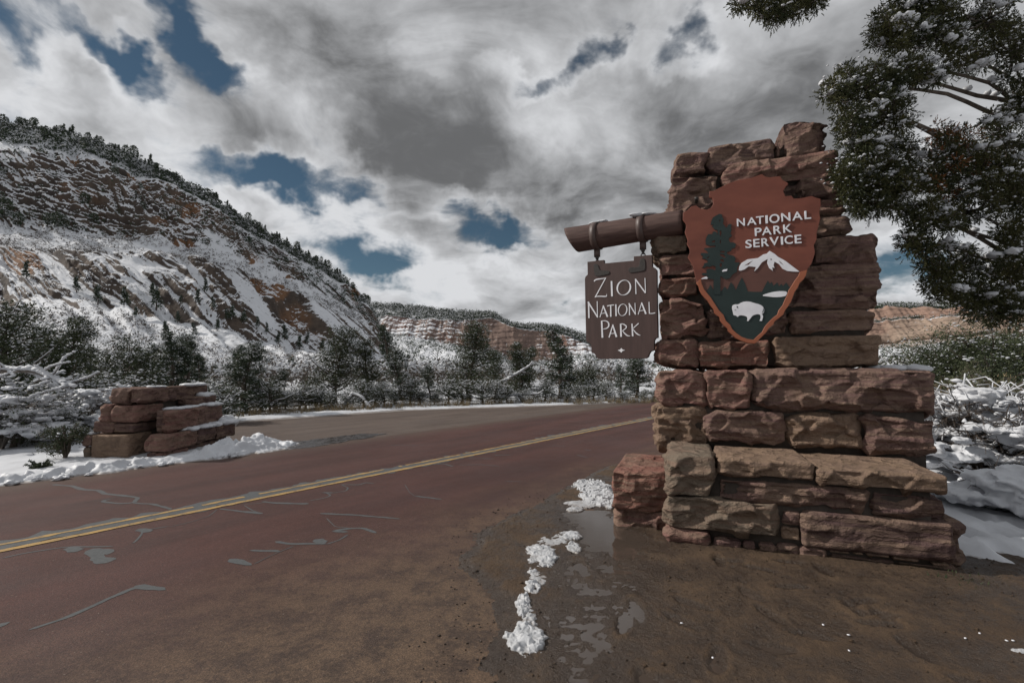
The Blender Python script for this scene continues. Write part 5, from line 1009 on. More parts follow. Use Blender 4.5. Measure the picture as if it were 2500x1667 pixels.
def scatter_stuff(name, P, Rr, n, rmin, rmax, hmin, hmax, label, cat, mats, seed, xr=None, leaves=9, snow=2, dens=None, lsz=0.42, ssz=1.0):
    r = np.random.default_rng(seed); I = r.integers(0 if xr is None else xr[0], P.shape[0] if xr is None else xr[1], n); vr = np.where((Rr >= rmin) & (Rr <= rmax))[0]; J = r.choice(vr, n); C = P[I, J]
    if dens is not None: keep = fbm(C / dens, 3, seed=seed) > r.uniform(-.55, .35, n); C = C[keep]
    n = len(C); h = r.uniform(hmin, hmax, n); mb = MB()
    L = np.repeat(C, leaves, 0) + r.normal(0, 1, (n * leaves, 3)) * np.repeat(h, leaves)[:, None] * np.array([.34, .34, .22]) + np.stack([0 * np.repeat(h, leaves), 0 * np.repeat(h, leaves), np.repeat(h, leaves) * .45], -1)
    V, F = leaf_tris(L, 1.0, 0.55, r); Lr = np.repeat(L, 3, 0); V = Lr + (V - Lr) * np.repeat(np.repeat(h, leaves), 3)[:, None] * lsz; mb.add(V, F, 0)
    if snow:
        S = np.repeat(C, snow, 0) + r.normal(0, 1, (n * snow, 3)) * np.repeat(h, snow)[:, None] * np.array([.25, .25, .1]) + np.stack([0 * np.repeat(h, snow), 0 * np.repeat(h, snow), np.repeat(h, snow) * .75], -1)
        mb.add(*blobs(S, np.repeat(h, snow)[:, None] * ssz * np.array([[.16, .16, .07]]), r, OCT, 0), 1)
    return tag(obj(name, mb.mesh(name, mats, False)), label, cat, kind='stuff')
LM = [MAT['pinyon'], MAT['snow']]
m_leaf('scrub', (0.075, 0.062, 0.052), (0.11, 0.09, 0.075), (0.05, 0.05, 0.04))
scatter_stuff('crest_scrub', MP, MRr, 1500, 0.0, 0.8, 2.0, 5, 'low pines and scrub covering the mountain crest', 'trees', LM, 31, col_range(-200, 900), 12, 4)
scatter_stuff('slope_scrub', MP, MRr, 2600, 2.2, 3.1, 1.0, 2.6, 'bare brush on the snowy bench of the mountain', 'brush', [MAT['scrub'], MAT['snow']], 32, col_range(-100, 900), 7, 2, 18)
scatter_stuff('slope_scrub', MP, MRr, 900, 3.0, 4.2, 0.8, 2.2, 'scattered brush between the snowy rock slabs', 'brush', [MAT['scrub'], MAT['snow']], 33, col_range(-100, 900), 7, 1, 18)
scatter_stuff('slope_scrub', MP, MRr, 3600, 4.2, 4.98, 0.6, 2.4, 'grey brush dotting the snowy foot of the mountain', 'brush', [MAT['scrub'], MAT['snow']], 34, col_range(-100, 905), 8, 2, 30)
scatter_stuff('cliff_scrub', MP, MRr, 1300, 0.8, 2.2, 1.5, 4.5, 'dark bushes clinging to the mountain cliffs', 'brush', LM, 30, col_range(-100, 880), 10, 3, 22)
scatter_stuff('mesa_woods', CP, CRr, 4200, 0.0, 1.0, 3.5, 8, 'dark woods on top of the distant central mesa', 'trees', LM, 35, None, 8, 2)
scatter_stuff('mesa_woods', CP, CRr, 3800, 2.0, 2.95, 3, 8, 'woods and brush on the slopes below the central mesa', 'trees', LM, 36, None, 7, 2, 60)
scatter_stuff('mesa_woods', RP, RRr, 2600, 0.0, 0.95, 4, 8, 'dark woods along the top of the right-hand mesa', 'trees', LM, 37, None, 8, 2)
scatter_stuff('mesa_woods', RP, RRr, 700, 1.36, 1.44, 3, 6, 'trees on the ledge of the right-hand mesa cliff', 'trees', LM, 38, None, 8, 2)
scatter_stuff('mesa_woods', RP, RRr, 1800, 2.0, 2.9, 3, 8, 'brush on the slope below the right-hand mesa', 'trees', LM, 39, None, 7, 2, 50)

# brush and small trees filling the flat between the road and the hills
r = np.random.default_rng(52); n = 1300; az_ = r.uniform(-50, 16, n); dd_ = 42 + 180 * r.uniform(0, 1, n) ** 1.3; C = np.stack([np.sin(np.radians(az_)) * dd_, np.cos(np.radians(az_)) * dd_, 0 * dd_], -1); C = C[(to_sp(C)[1] > 17)]
fl = C[:, None, :]; scatter_stuff('flat_brush', fl, np.array([0.0]), len(C), -1, 1, 0.8, 3.2, 'grey-green brush and saplings on the snowy flat behind the roadside trees', 'brush', [MAT['scrub'], MAT['snow']], 53, None, 70, 26, None, 0.13, 0.42)
n = 500; az_ = r.uniform(36, 52, n); dd_ = 45 + 300 * r.uniform(0, 1, n) ** 1.3; C = np.stack([np.sin(np.radians(az_)) * dd_, np.cos(np.radians(az_)) * dd_, 0 * dd_], -1)
scatter_stuff('flat_brush', C[:, None, :], np.array([0.0]), len(C), -1, 1, 0.8, 3.0, 'brush on the flat below the right-hand mesa', 'brush', LM, 54, None, 60, 12, None, 0.14, 0.42)
# ------------------------------------------------------------------ trees and shrubs
def tree_meshes(seed, style, h, w, leaf=0.095, nl=64, ncl=None, snow=1.0, bare=0.0, lean=0.0, fl=1.0, base=OCT):
    """trunk with limbs, a crown of leaf-sized faces in clumps, snow lying on the clumps"""
    r = np.random.default_rng(seed); tr, cr, sn = MB(), MB(), MB()
    def wob(z): return np.stack([lean * z + 0.05 * h * np.sin(z / h * 4.2 + seed), 0.04 * h * np.cos(z / h * 3.7 + seed * 1.3), z], -1)
    zt = np.linspace(-0.15, h * (0.95 if style != 'round' else 0.7), 12); P = wob(zt); base_r = 0.030 * h + 0.02
    tr.add(*tube(P, np.linspace(base_r, 0.012, 12) * (1 + 0.5 * np.exp(-np.maximum(zt, 0) / 0.25)), 8))
    C, S = [], []
    ncl = ncl or int(46 * w * h / 4 + 40)
    nb = int(ncl / 3.2)
    for b in range(nb):
        f = (b + r.uniform(0, 1)) / nb
        if style == 'cone': z0 = h * (0.05 + 0.91 * f); L = w * 0.5 * (1 - f) ** 0.75 * r.uniform(0.65, 1.1) + 0.08 * w; rise = r.uniform(-0.15, 0.35) * L + 0.15 * h * f * 0.3
        elif style == 'round': z0 = h * (0.18 + 0.52 * f); L = w * 0.5 * r.uniform(0.55, 1.05) * (1 - 0.45 * abs(2 * f - 0.8)); rise = h * (0.02 + 0.30 * f) * r.uniform(.4, 1.2)
        else: z0 = h * (0.12 + 0.80 * f); L = w * 0.5 * r.uniform(0.35, 1.1) * (1 - 0.62 * f ** 1.6); rise = L * r.uniform(-0.05, 0.75)
        a = r.uniform(0, 6.28) if style != 'open' else b * 2.4 + r.uniform(-.5, .5)
        p0 = wob(np.array([z0]))[0]; d = np.array([math.cos(a), math.sin(a), 0]); t = np.linspace(0, 1, 6)[:, None]
        Q = p0 + d * L * t + np.array([0, 0, 1]) * rise * t ** 1.3 + 0.06 * L * np.stack([fbm(np.concatenate([t * 3 + b, t * 0 + k, t * 0 + seed], 1), 2, seed=k) for k in range(3)], -1)
        tr.add(*tube(Q, np.linspace(0.25 * base_r * (1.1 - f) + 0.012, 0.006, 6), 5))
        if r.random() < bare:
            sn.add(*tube(Q[1:] + np.array([0, 0, 0.02 + 0.2 * base_r]), np.linspace(0.02, 0.012, 5), 5)); continue
        for tt in ([0.98, 0.72, 0.5] if L > 0.35 * w * .5 else [0.9, .5]):
            c = Q[int(tt * 5)] + r.normal(0, 0.05 * w, 3) * np.array([1, 1, .6]); C.append(c); S.append(r.uniform(0.085, 0.15) * w * (1.0 if style != 'cone' else 0.75))
    top = wob(np.array([h * 0.97]))[0]; C.append(top); S.append(0.06 * w); C = np.array(C); S = np.array(S); n = len(C)
    d = r.normal(size=(n, nl, 3)); d /= np.linalg.norm(d, axis=-1)[..., None]; rad = r.uniform(0.25, 1.0, (n, nl, 1)) ** 0.6
    L = C[:, None] + d * rad * S[:, None, None] * np.array([1.15, 1.15, 0.8]); cr.add(*leaf_tris(L.reshape(-1, 3), leaf, leaf * 0.42, r, (d + np.array([0, 0, .35])).reshape(-1, 3), 1.1))
    k = max(1, int(8 * snow)); pick = r.random(n) < 0.75
    Cs = np.repeat(C[pick], k, 0); Ss = np.repeat(S[pick], k); m = len(Cs)
    if m:
        o = r.normal(0, 0.5, (m, 3)); o[:, 2] = np.abs(o[:, 2]) * 0.5 + 0.25
        sz = fl * r.uniform(0.2, 1.0, m) ** 1.5 * 0.045 * (0.6 + 0.4 * w / 2)
        sn.add(*blobs(Cs + o * Ss[:, None], np.stack([sz * 1.5, sz * 1.2, sz * .6], -1), r, base, 0.0 if base is OCT else 0.6, 1.8))
    leafm = MAT['pinyon'] if style == 'cone' else MAT['juniper']
    return tr.mesh('trunk', [MAT['bark']]), cr.mesh('crown', [leafm], False), sn.mesh('snow', [MAT['snow']], True)
def plant(name, meshes, loc, rz, scale, label, cat, group=None):
    e = empty(name, loc, rz); e.scale = scale if isinstance(scale, tuple) else (scale,) * 3
    for nm, me in zip(('trunk', 'crown', 'snow'), meshes):
        if me:
            q_ = obj(nm, me, e)
            if nm != 'trunk': q_['kind'] = 'stuff'
    return tag(e, label, cat, group)
VAR = {'j1': tree_meshes(1, 'open', 4.0, 3.3, bare=.12), 'j2': tree_meshes(2, 'open', 4.0, 3.0, bare=.1), 'j3': tree_meshes(3, 'round', 3.0, 3.2), 'p1': tree_meshes(4, 'cone', 4.0, 2.4), 'p2': tree_meshes(5, 'cone', 4.0, 2.9), 'p3': tree_meshes(6, 'cone', 4.0, 1.7), 'p4': tree_meshes(9, 'open', 4.0, 2.4, lean=.05), 'j4': tree_meshes(12, 'round', 3.0, 3.2, 0.055, 170, 150, .8, fl=.62, base=ICO1), 'b1': tree_meshes(7, 'round', 1.5, 2.2, 0.06, 50, 90, 1.2), 'b2': tree_meshes(8, 'round', 1.3, 2.0, 0.06, 50, 80, 1.6, .25)}
HT = {'j4': 3.0, 'j1': 4.0, 'j2': 4.0, 'j3': 3.0, 'p1': 4.0, 'p2': 4.0, 'p3': 4.0, 'p4': 4.0, 'b1': 1.5, 'b2': 1.3}
def tree_at(var, x, ytop, depth, label, cat='tree', group=None, wf=1.0, name=None, rz=None):
    b = v_y(x, 900, depth); top = v_y(x, ytop, depth).z; s = top / HT[var]; rz = (x * 1.7) % 6.28 if rz is None else rz
    plant(name or ('pinyon_pine' if var[0] == 'p' else 'juniper_tree' if var[0] == 'j' else 'shrub'), VAR[var], (b.x, b.y, 0.0), rz, (s * wf, s * wf, s), label, cat, group)
G1 = 'trees lining the far side of the road'
for a in [('j1', 778, 748, 21.5, 'tall open juniper with bare snowy limbs behind the middle of the pull-out'), ('p4', 838, 778, 22.5, 'slender dark pine just right of the open juniper by the pull-out'), ('p2', 915, 800, 24, 'broad snowy pine between the open juniper and the big forked pine'),
          ('j2', 1085, 738, 24.5, 'largest dark pine with a bare thick trunk, centre of the far roadside'), ('p4', 1192, 785, 25.5, 'leaning pine at the right shoulder of the largest roadside pine'), ('p1', 1280, 750, 26, 'dense pointed pine left of the hanging sign'), ('j3', 1352, 828, 27, 'low rounded juniper below the left half of the hanging sign'),
          ('p1', 1462, 826, 27, 'dark bushy pine directly under the hanging sign', 'tree', G1, 1.5), ('p1', 1425, 838, 33, 'small pine behind the bushes below the hanging sign'), ('p1', 570, 788, 17.5, 'broad juniper-green pine right of the low stone pillar', 'tree', G1, 1.3), ('p3', 452, 812, 19, 'thin spire-like pine above the right end of the low stone pillar'),
          ('j3', 280, 775, 17.5, 'round dark juniper behind the left end of the low stone pillar'), ('p2', 345, 790, 20, 'snowy pine behind the middle of the low stone pillar'), ('p3', 388, 763, 21, 'taller narrow pine above the low stone pillar'), ('p3', 418, 790, 21.5, 'narrow pine in the cluster right of the taller one above the low pillar', 'tree', G1, 1.3),
          ('p4', 160, 724, 19, 'tall pine with a thin top left of the low stone pillar'), ('p1', 98, 750, 18.5, 'pointed pine second from the left edge of the photo'), ('p2', 205, 800, 20, 'small pine between the thin-topped pine and the round juniper'), ('j1', 22, 690, 13.5, 'snow-laden juniper cut by the left edge of the photo'),
          ('p3', 880, 745, 60, 'lone far spire of a pine below the end of the mountain ridge'), ('p1', 640, 850, 19.5, 'low pine right of the broad pine beside the pull-out', 'tree', G1, 1.3), ('j3', 725, 868, 20.5, 'low dark juniper at the left foot of the open juniper', 'tree', G1, 1.1), ('p2', 985, 838, 25, 'short snowy pine left of the largest roadside pine')]:
    var, x, yt, dp, lab = a[:5]; tree_at(var, x, yt, dp, lab, 'tree', G1, a[7] if len(a) > 7 else 1.0)
rg = np.random.default_rng(77)
GB = 'pines scattered behind the roadside trees'
for i in range(44):
    x = rg.uniform(-60, 1500); d = rg.uniform(32, 110); yb = 850 + EYE * FOC / K / d; h = rg.uniform(2.2, 4.6); tree_at(['p1', 'p2', 'p3', 'p4'][i % 4], x, yb - h * FOC / K / d, d, 'small snowy pine in the thicket behind the roadside trees', 'tree', GB, 1.1)
for i in range(14):
    x = rg.uniform(2020, 2400); d = rg.uniform(40, 120); yb = 850 + EYE * FOC / K / d; h = rg.uniform(1.6, 3.0); tree_at(['p1', 'p2', 'j3', 'p4'][i % 4], x, yb - h * FOC / K / d, d, 'small snowy tree on the flat below the right-hand mesa', 'tree', 'trees below the right-hand mesa', 1.2)
GS = 'snowy shrubs along the far road edge'
sx = [520, 545, 600, 622, 660, 690, 705, 735, 760, 800, 832, 862, 880, 905, 945, 965, 1000, 1030, 1060, 1110, 1140, 1165, 1200, 1225, 1255, 1300, 1330, 1365, 1395, 1430, 1480, 1505]
for i, x in enumerate(sx):
    d = np.interp(x, [500, 620, 940, 1200, 1520], [16.8, 17.6, 20.5, 22.8, 24.6]) + rg.uniform(0, 1.6); yb = 850 + EYE * FOC / K / d; h = rg.uniform(0.55, 1.35)
    tree_at(['b1', 'b2'][i % 2], x, yb - h * FOC / K / d, d, '%s low snow-covered shrub from the left in the row along the far road edge' % ORD[i], 'shrub', GS, rg.uniform(.8, 1.2))
for i, (x, yt, d) in enumerate(sorted([(60, 850, 13), (120, 870, 13.5), (180, 855, 14), (230, 868, 14.5), (15, 830, 11), (250, 845, 15.5), (300, 860, 16), (480, 868, 15), (505, 890, 14.5), (85, 900, 10.5), (30, 905, 9.8)])):
    tree_at(['b2', 'b1'][i % 2], x, yt, d, ('%s snow-laden shrub from the left edge in the thicket left of the low stone pillar' % ORD[i]) if x < 260 else ('%s snowy shrub from the left behind the low stone pillar' % ORD[i - 8]), 'shrub', 'shrubs by the low pillar', 1.1)

# dry grass in tufts along the far edge
def grass(name, pts, hmin, hmax, n, label, seed, mats):
    r = np.random.default_rng(seed); mb = MB()
    for (x, y, z) in pts:
        b = np.stack([x + r.normal(0, .10, n), y + r.normal(0, .10, n), np.full(n, z)], -1); d = np.stack([r.normal(0, .35, n), r.normal(0, .35, n), np.ones(n)], -1); h = r.uniform(hmin, hmax, (n, 1)); s = np.stack([np.cos(r.uniform(0, 6.28, n)), np.sin(r.uniform(0, 6.28, n)), 0 * h[:, 0]], -1) * 0.008
        V = np.stack([b - s, b + s, b + d * h], 1).reshape(-1, 3); mb.add(V, np.arange(3 * n).reshape(-1, 3))
    return tag(obj(name, mb.mesh(name, mats, False)), label, 'grass', kind='stuff')
pts = []
for x in np.linspace(560, 1510, 120):
    x = x + rg.uniform(-8, 8); d = np.interp(x, [500, 620, 940, 1200, 1520], [16.3, 17.0, 19.9, 22.2, 23.8]) + rg.uniform(-.1, 1.0); p = v_y(x, 900, d); pts.append((p.x, p.y, 0.02))
grass('dry_grass', pts, 0.12, 0.42, 42, 'dry straw-coloured grass along the far road edge', 5, [MAT['dry_brush']])
p0 = LP0; grass('green_grass', [(p0.x - .7 + i * .07, p0.y - .06 + .03 * math.sin(i * 2), 0.0) for i in range(9)], .03, .09, 60, 'short grass at the foot of the low stone pillar', 6, [MAT['sage']])
u, z = PF.uz(2240, 1400, -0.02); p = PF.O + PF.U * 2.12 + PF.W * -0.06; grass('green_grass', [(p.x, p.y, .0), (p.x + .06, p.y + .01, .0)], .02, .06, 40, 'green grass tuft at the right foot of the stone sign', 7, [MAT['juniper']])

# snow-laden dead limbs and twigs at the left edge
def fuse(me, vox, amp, seed):
    o = obj('tmp', me); md = o.modifiers.new('fuse', 'REMESH'); md.mode = 'VOXEL'; md.voxel_size = vox
    bpy.context.view_layer.update(); m2 = bpy.data.meshes.new_from_object(o.evaluated_get(bpy.context.evaluated_depsgraph_get())); bpy.data.objects.remove(o); m2.name = 'snow'
    n = len(m2.vertices); v = np.empty(n * 3, np.float32); m2.vertices.foreach_get('co', v); v = v.reshape(-1, 3); nr = np.empty(n * 3, np.float32); m2.vertex_normals.foreach_get('vector', nr); nr = nr.reshape(-1, 3)
    v = v + nr * (amp * fbm(v * 14 + seed, 3, 0.6, seed=4))[:, None]; m2.vertices.foreach_set('co', v.astype(np.float32).ravel()); m2.update(); m2.shade_smooth(); return m2
def twig_shrub(name, loc, h, w, nst, seed, label, cat='shrub', group=None, snow=1.0, wood='grey_wood', leafm=None, thick=0.012, lump=0.04, spread=1.0, sub=3, slen=.45, pads=0, coat=0.0):
    r = np.random.default_rng(seed); st, sn, lf = MB(), MB(), MB(); e = empty(name, loc)
    for i in range(nst):
        a = r.uniform(0, 6.28); L = r.uniform(.55, 1.1); t = np.linspace(0, 1, 8)[:, None]; out = w * .5 * L * spread * r.uniform(.4, 1.0); d = np.array([math.cos(a), math.sin(a), 0])
        Q = d * out * t ** 1.1 + np.array([0, 0, 1]) * h * L * (t - 0.28 * t ** 2.4) + 0.10 * h * np.stack([fbm(np.concatenate([t * 3 + i, t * 0 + k, t * 0 + seed], 1), 3, seed=k) for k in range(3)], -1) * t
        st.add(*tube(Q, np.linspace(thick, thick * .25, 8), 5)); subs = [Q[2:]]
        for s in range(sub):
            k = r.integers(2, 7); a2 = a + r.normal(0, .9); M = slen * h * r.uniform(.4, 1); d2 = np.array([math.cos(a2), math.sin(a2), r.uniform(.0, .8)]); tt = np.linspace(0, 1, 5)[:, None]
            Q2 = Q[k] + d2 * M * tt - np.array([0, 0, .35 * M]) * tt ** 2 + .16 * M * np.stack([np.sin(tt[:, 0] * 5 + i + s), np.cos(tt[:, 0] * 4.3 + i * 2 + s), np.sin(tt[:, 0] * 6 + i * 3)], -1) * tt; st.add(*tube(Q2, np.linspace(thick * .45, thick * .15, 5), 4)); subs.append(Q2)
        for Q2 in subs:
            if coat and r.random() < .8: sn.add(*tube(Q2 + np.array([0, 0, coat * .7]), coat * r.uniform(.5, 1.2, len(Q2)), 6))
            if snow and r.random() < min(1, snow):
                m = max(2, int(len(Q2) * 1.1 * snow)); f = r.uniform(.1, 1, m) * (len(Q2) - 1); k = f.astype(int).clip(0, len(Q2) - 2); dq = Q2[k + 1] - Q2[k]; c = Q2[k] + dq * (f - k)[:, None]; sz = lump * r.uniform(.35, 1.0, m) ** 1.4 * 1.5
                sn.add(*blobs(c + np.array([0, 0, 1]) * sz[:, None] * .4, np.stack([sz * 1.9, sz * .9, sz * .72], -1), r, ICO2 if lump > .05 else ICO1, .75, 1.9, np.arctan2(dq[:, 1], dq[:, 0])))
            if leafm is not None:
                m = 44; f = r.uniform(0, 1, m) * (len(Q2) - 1.01); k = f.astype(int); c = Q2[k] + (Q2[k + 1] - Q2[k]) * (f - k)[:, None] + r.normal(0, .03 * h, (m, 3)); lf.add(*leaf_tris(c, .05 * h ** .5, .014, r, np.tile([0, 0, 1.0], (m, 1)), .7))
    if pads:
        a = r.uniform(0, 6.28, pads); q = np.sqrt(r.uniform(0, 1, pads)); C = np.stack([np.cos(a) * q * w * .46, np.sin(a) * q * w * .46, h * (.80 - .42 * q ** 2) * r.uniform(.35, 1.0, pads)], -1); s_ = r.uniform(.0, 1.0, pads) ** 1.6 * .20 + .07
        sn.add(*blobs(C, np.stack([s_ * 1.3, s_, s_ * .40], -1), r, ICO3, .95, 1.7))
    tag(obj('stems', st.mesh('stems', [MAT[wood]]), e), kind='stuff')
    if sn.n:
        sm_ = sn.mesh('snow', [MAT['snow']]); sm_ = fuse(sm_, .018, .03, seed) if pads else sm_; tag(obj('snow', sm_, e), kind='stuff')
    if lf.n: tag(obj('leaves', lf.mesh('leaves', [MAT[leafm]], False), e), kind='stuff')
    return tag(e, label, cat, group)
def limb(name, pts, r0, r1, label, seed, snow=True, twigs=10):
    r = np.random.default_rng(seed); P = np.array([tuple(p) for p in pts]); t = np.linspace(0, len(P) - 1, 26); Q = np.stack([np.interp(t, np.arange(len(P)), P[:, c]) for c in range(3)], -1)
    Q[1:-1] = (Q[:-2] + 2 * Q[1:-1] + Q[2:]) / 4; o = Q[0].copy(); Q = Q - o; e = empty(name, tuple(o)); mb, sn = MB(), MB(); mb.add(*tube(Q, np.linspace(r0, r1, 26), 8))
    def lay_snow(Q, rr):
        m = len(Q) * 3; f = np.linspace(0, len(Q) - 1.01, m); k = f.astype(int); c = Q[k] + (Q[k + 1] - Q[k]) * (f - k)[:, None]; s = np.interp(f, [0, len(Q)], [rr[0], rr[1]])
        keep = fbm(np.stack([f * .35, 0 * f + seed, 0 * f], -1), 2) > -.45; s = (s * 1.15 + .018) * r.uniform(.8, 1.25, m); sn.add(*blobs((c + np.stack([0 * s, 0 * s, s * .75], -1))[keep], np.stack([s * 1.3, s * 1.2, s * .8], -1)[keep], r, ICO1, .3, 1.5))
    if snow: lay_snow(Q, (r0, r1))
    for i in range(twigs):
        k = r.integers(4, 25); d = r.normal(0, 1, 3); d[2] = r.uniform(-.6, .8); d /= np.linalg.norm(d); L = r.uniform(.25, .8); tt = np.linspace(0, 1, 6)[:, None]; q = Q[k] + d * L * tt + .1 * L * np.stack([np.sin(tt[:, 0] * 5 + i), np.cos(tt[:, 0] * 4 + i), 0 * tt[:, 0]], -1) * tt
        mb.add(*tube(q, np.linspace(r1 * .9, r1 * .25, 6), 5))
        if snow and r.random() < .75: lay_snow(q, (r1 * .7, r1 * .3))
    obj('wood', mb.mesh('wood', [MAT['grey_wood']]), e)
    if sn.n: tag(obj('snow', sn.mesh('snow', [MAT['snow']]), e), kind='stuff')
    return tag(e, label, 'dead limb')
limb('fallen_limb', [v_y(-60, 850, 10.5), v_y(80, 852, 10.3), v_y(130, 875, 10.2), v_y(170, 890, 10.0)], .05, .02, 'long snow-topped dead limb reaching in from the left edge', 1, True, 22)
limb('fallen_limb', [v_y(-20, 915, 11.2), v_y(60, 930, 11), v_y(110, 985, 10.8), v_y(125, 1015, 10.6)], .05, .04, 'snowy dead limb leaning to the ground left of the low pillar', 2, True, 12)
limb('fallen_limb', [v_y(20, 990, 11.4), v_y(90, 988, 11.2), v_y(165, 984, 11.0)], .03, .02, 'short level dead branch lying on the snow left of the low pillar', 3, True, 6)
limb('fallen_limb', [v_y(1088, 905, 23.6), v_y(1140, 885, 23.2), v_y(1190, 858, 23.2), v_y(1225, 835, 23.4)], .06, .025, 'bare snowy limb slanting up right of the largest roadside pine', 4, True, 14)
limb('fallen_limb', [v_y(1120, 918, 23), v_y(1180, 908, 22.8), v_y(1240, 905, 22.8)], .045, .02, 'bare snowy limb lying low right of the largest roadside pine', 5, True, 12)
limb('fallen_limb', [v_y(790, 935, 19.8), v_y(810, 905, 19.6), v_y(830, 912, 19.4), v_y(850, 935, 19.2)], .05, .02, 'bent snowy dead limb at the foot of the open juniper', 6, True, 8)
for i, (x, y, d, h, w, lab) in enumerate([(45, 930, 10.2, 1.3, 2.0, 'snow-smothered bush at the left edge below the dead limb'), (190, 905, 11.5, 1.5, 1.7, 'snow-smothered bush just left of the low stone pillar'), (110, 900, 12.2, 1.6, 1.8, 'snow-smothered bush between the left edge and the low pillar'), (5, 800, 9.6, 1.6, 1.6, 'snow-smothered bush cut off by the left edge of the photo')]):
    p = v_y(x, 1000, d); twig_shrub('snowy_bush', (p.x, p.y, 0), h, w, 42, 60 + i, lab, group='snow-smothered bushes on the left', lump=.038, snow=.6, sub=5, pads=26)
p = v_g(150, 1062); twig_shrub('dark_bush', (p.x, p.y, .02), .92, .5, 16, 70, 'small dark twiggy bush in the snow left of the low stone pillar', snow=.12, wood='bark', leafm='juniper', thick=.016, lump=.02)
p = v_g(90, 1085); twig_shrub('dark_bush', (p.x, p.y, .0), .22, .4, 22, 71, 'tiny dark shrub at the road edge left of the twiggy bush', snow=.15, wood='bark', leafm='juniper', thick=.006, lump=.015)

# right-hand side: snow-smothered brush, dry bush, green juniper bush
for i, (x, d, h, w, n, lab, lf, snw, lmp) in enumerate([(2262, 6.6, 1.62, 2.2, 80, 'big snow-smothered bush right of the stone sign', None, .30, .024), (2395, 6.2, 1.5, 1.9, 70, 'snow-smothered bush cut by the right edge of the photo', None, .30, .024), (2170, 7.4, 1.0, 1.3, 44, 'smaller snow-smothered bush touching the right side of the stone sign', None, .30, .022),
        (2330, 5.3, .55, 1.2, 40, 'low snow-buried bush at the right edge in front of the taller bushes', None, .3, .024), (2175, 9.8, 1.75, 1.7, 50, 'tan dry bush with snow flecks behind the snow-smothered bushes', 'dry_brush', .16, .035), (2340, 9.0, 2.0, 2.4, 60, 'olive dry bush at the right edge behind the snowy bushes', 'sage', .16, .035)]):
    p = v_y(x, 1000, d); twig_shrub('snowy_bush' if lf is None else 'dry_bush', (p.x, p.y, .05), h, w, n, 80 + i, lab, lump=lmp, snow=snw, leafm=lf, wood='bark', thick=.014, group='bushes right of the stone sign', pads=int(34 * w) if lf is None else 0, sub=5)
for (x, yt, d, v_, wf, lab) in [(2160, 765, 13, 'j4', 1.2, 'round green juniper bush flecked with snow right of the stone sign'), (2260, 730, 12, 'j4', 1.3, 'taller green juniper bush under the overhanging branches'), (2360, 735, 13.5, 'j4', 1.3, 'green juniper bush at the right edge under the overhanging branches'), (2120, 800, 16, 'b1', 1.1, 'low green bush between the sign ledge and the mesa')]:
    tree_at(v_, x, yt, d, lab, 'shrub', 'green bushes right of the sign', wf)
p = v_y(2050, 900, 30); twig_shrub('bare_tree', (p.x, p.y, 0), 3.4, 3.0, 40, 95, 'bare grey leafless thicket below the right-hand mesa beside the sign', 'tree', snow=0, thick=.03, sub=6)

for i, (x, d, h, w, n, lab) in enumerate([(2215, 7.0, 1.75, 1.7, 60, 'tall twiggy bush with snow-coated stems rising right of the stone sign'), (2330, 6.7, 1.85, 1.8, 60, 'tall twiggy snow-coated bush near the right edge')]):
    p = v_y(x, 1000, d); twig_shrub('twiggy_bush', (p.x, p.y, .05), h, w, n, 180 + i, lab, snow=.25, lump=.03, wood='bark', thick=.010, sub=7, coat=.0085, group='twiggy bushes right of the stone sign')

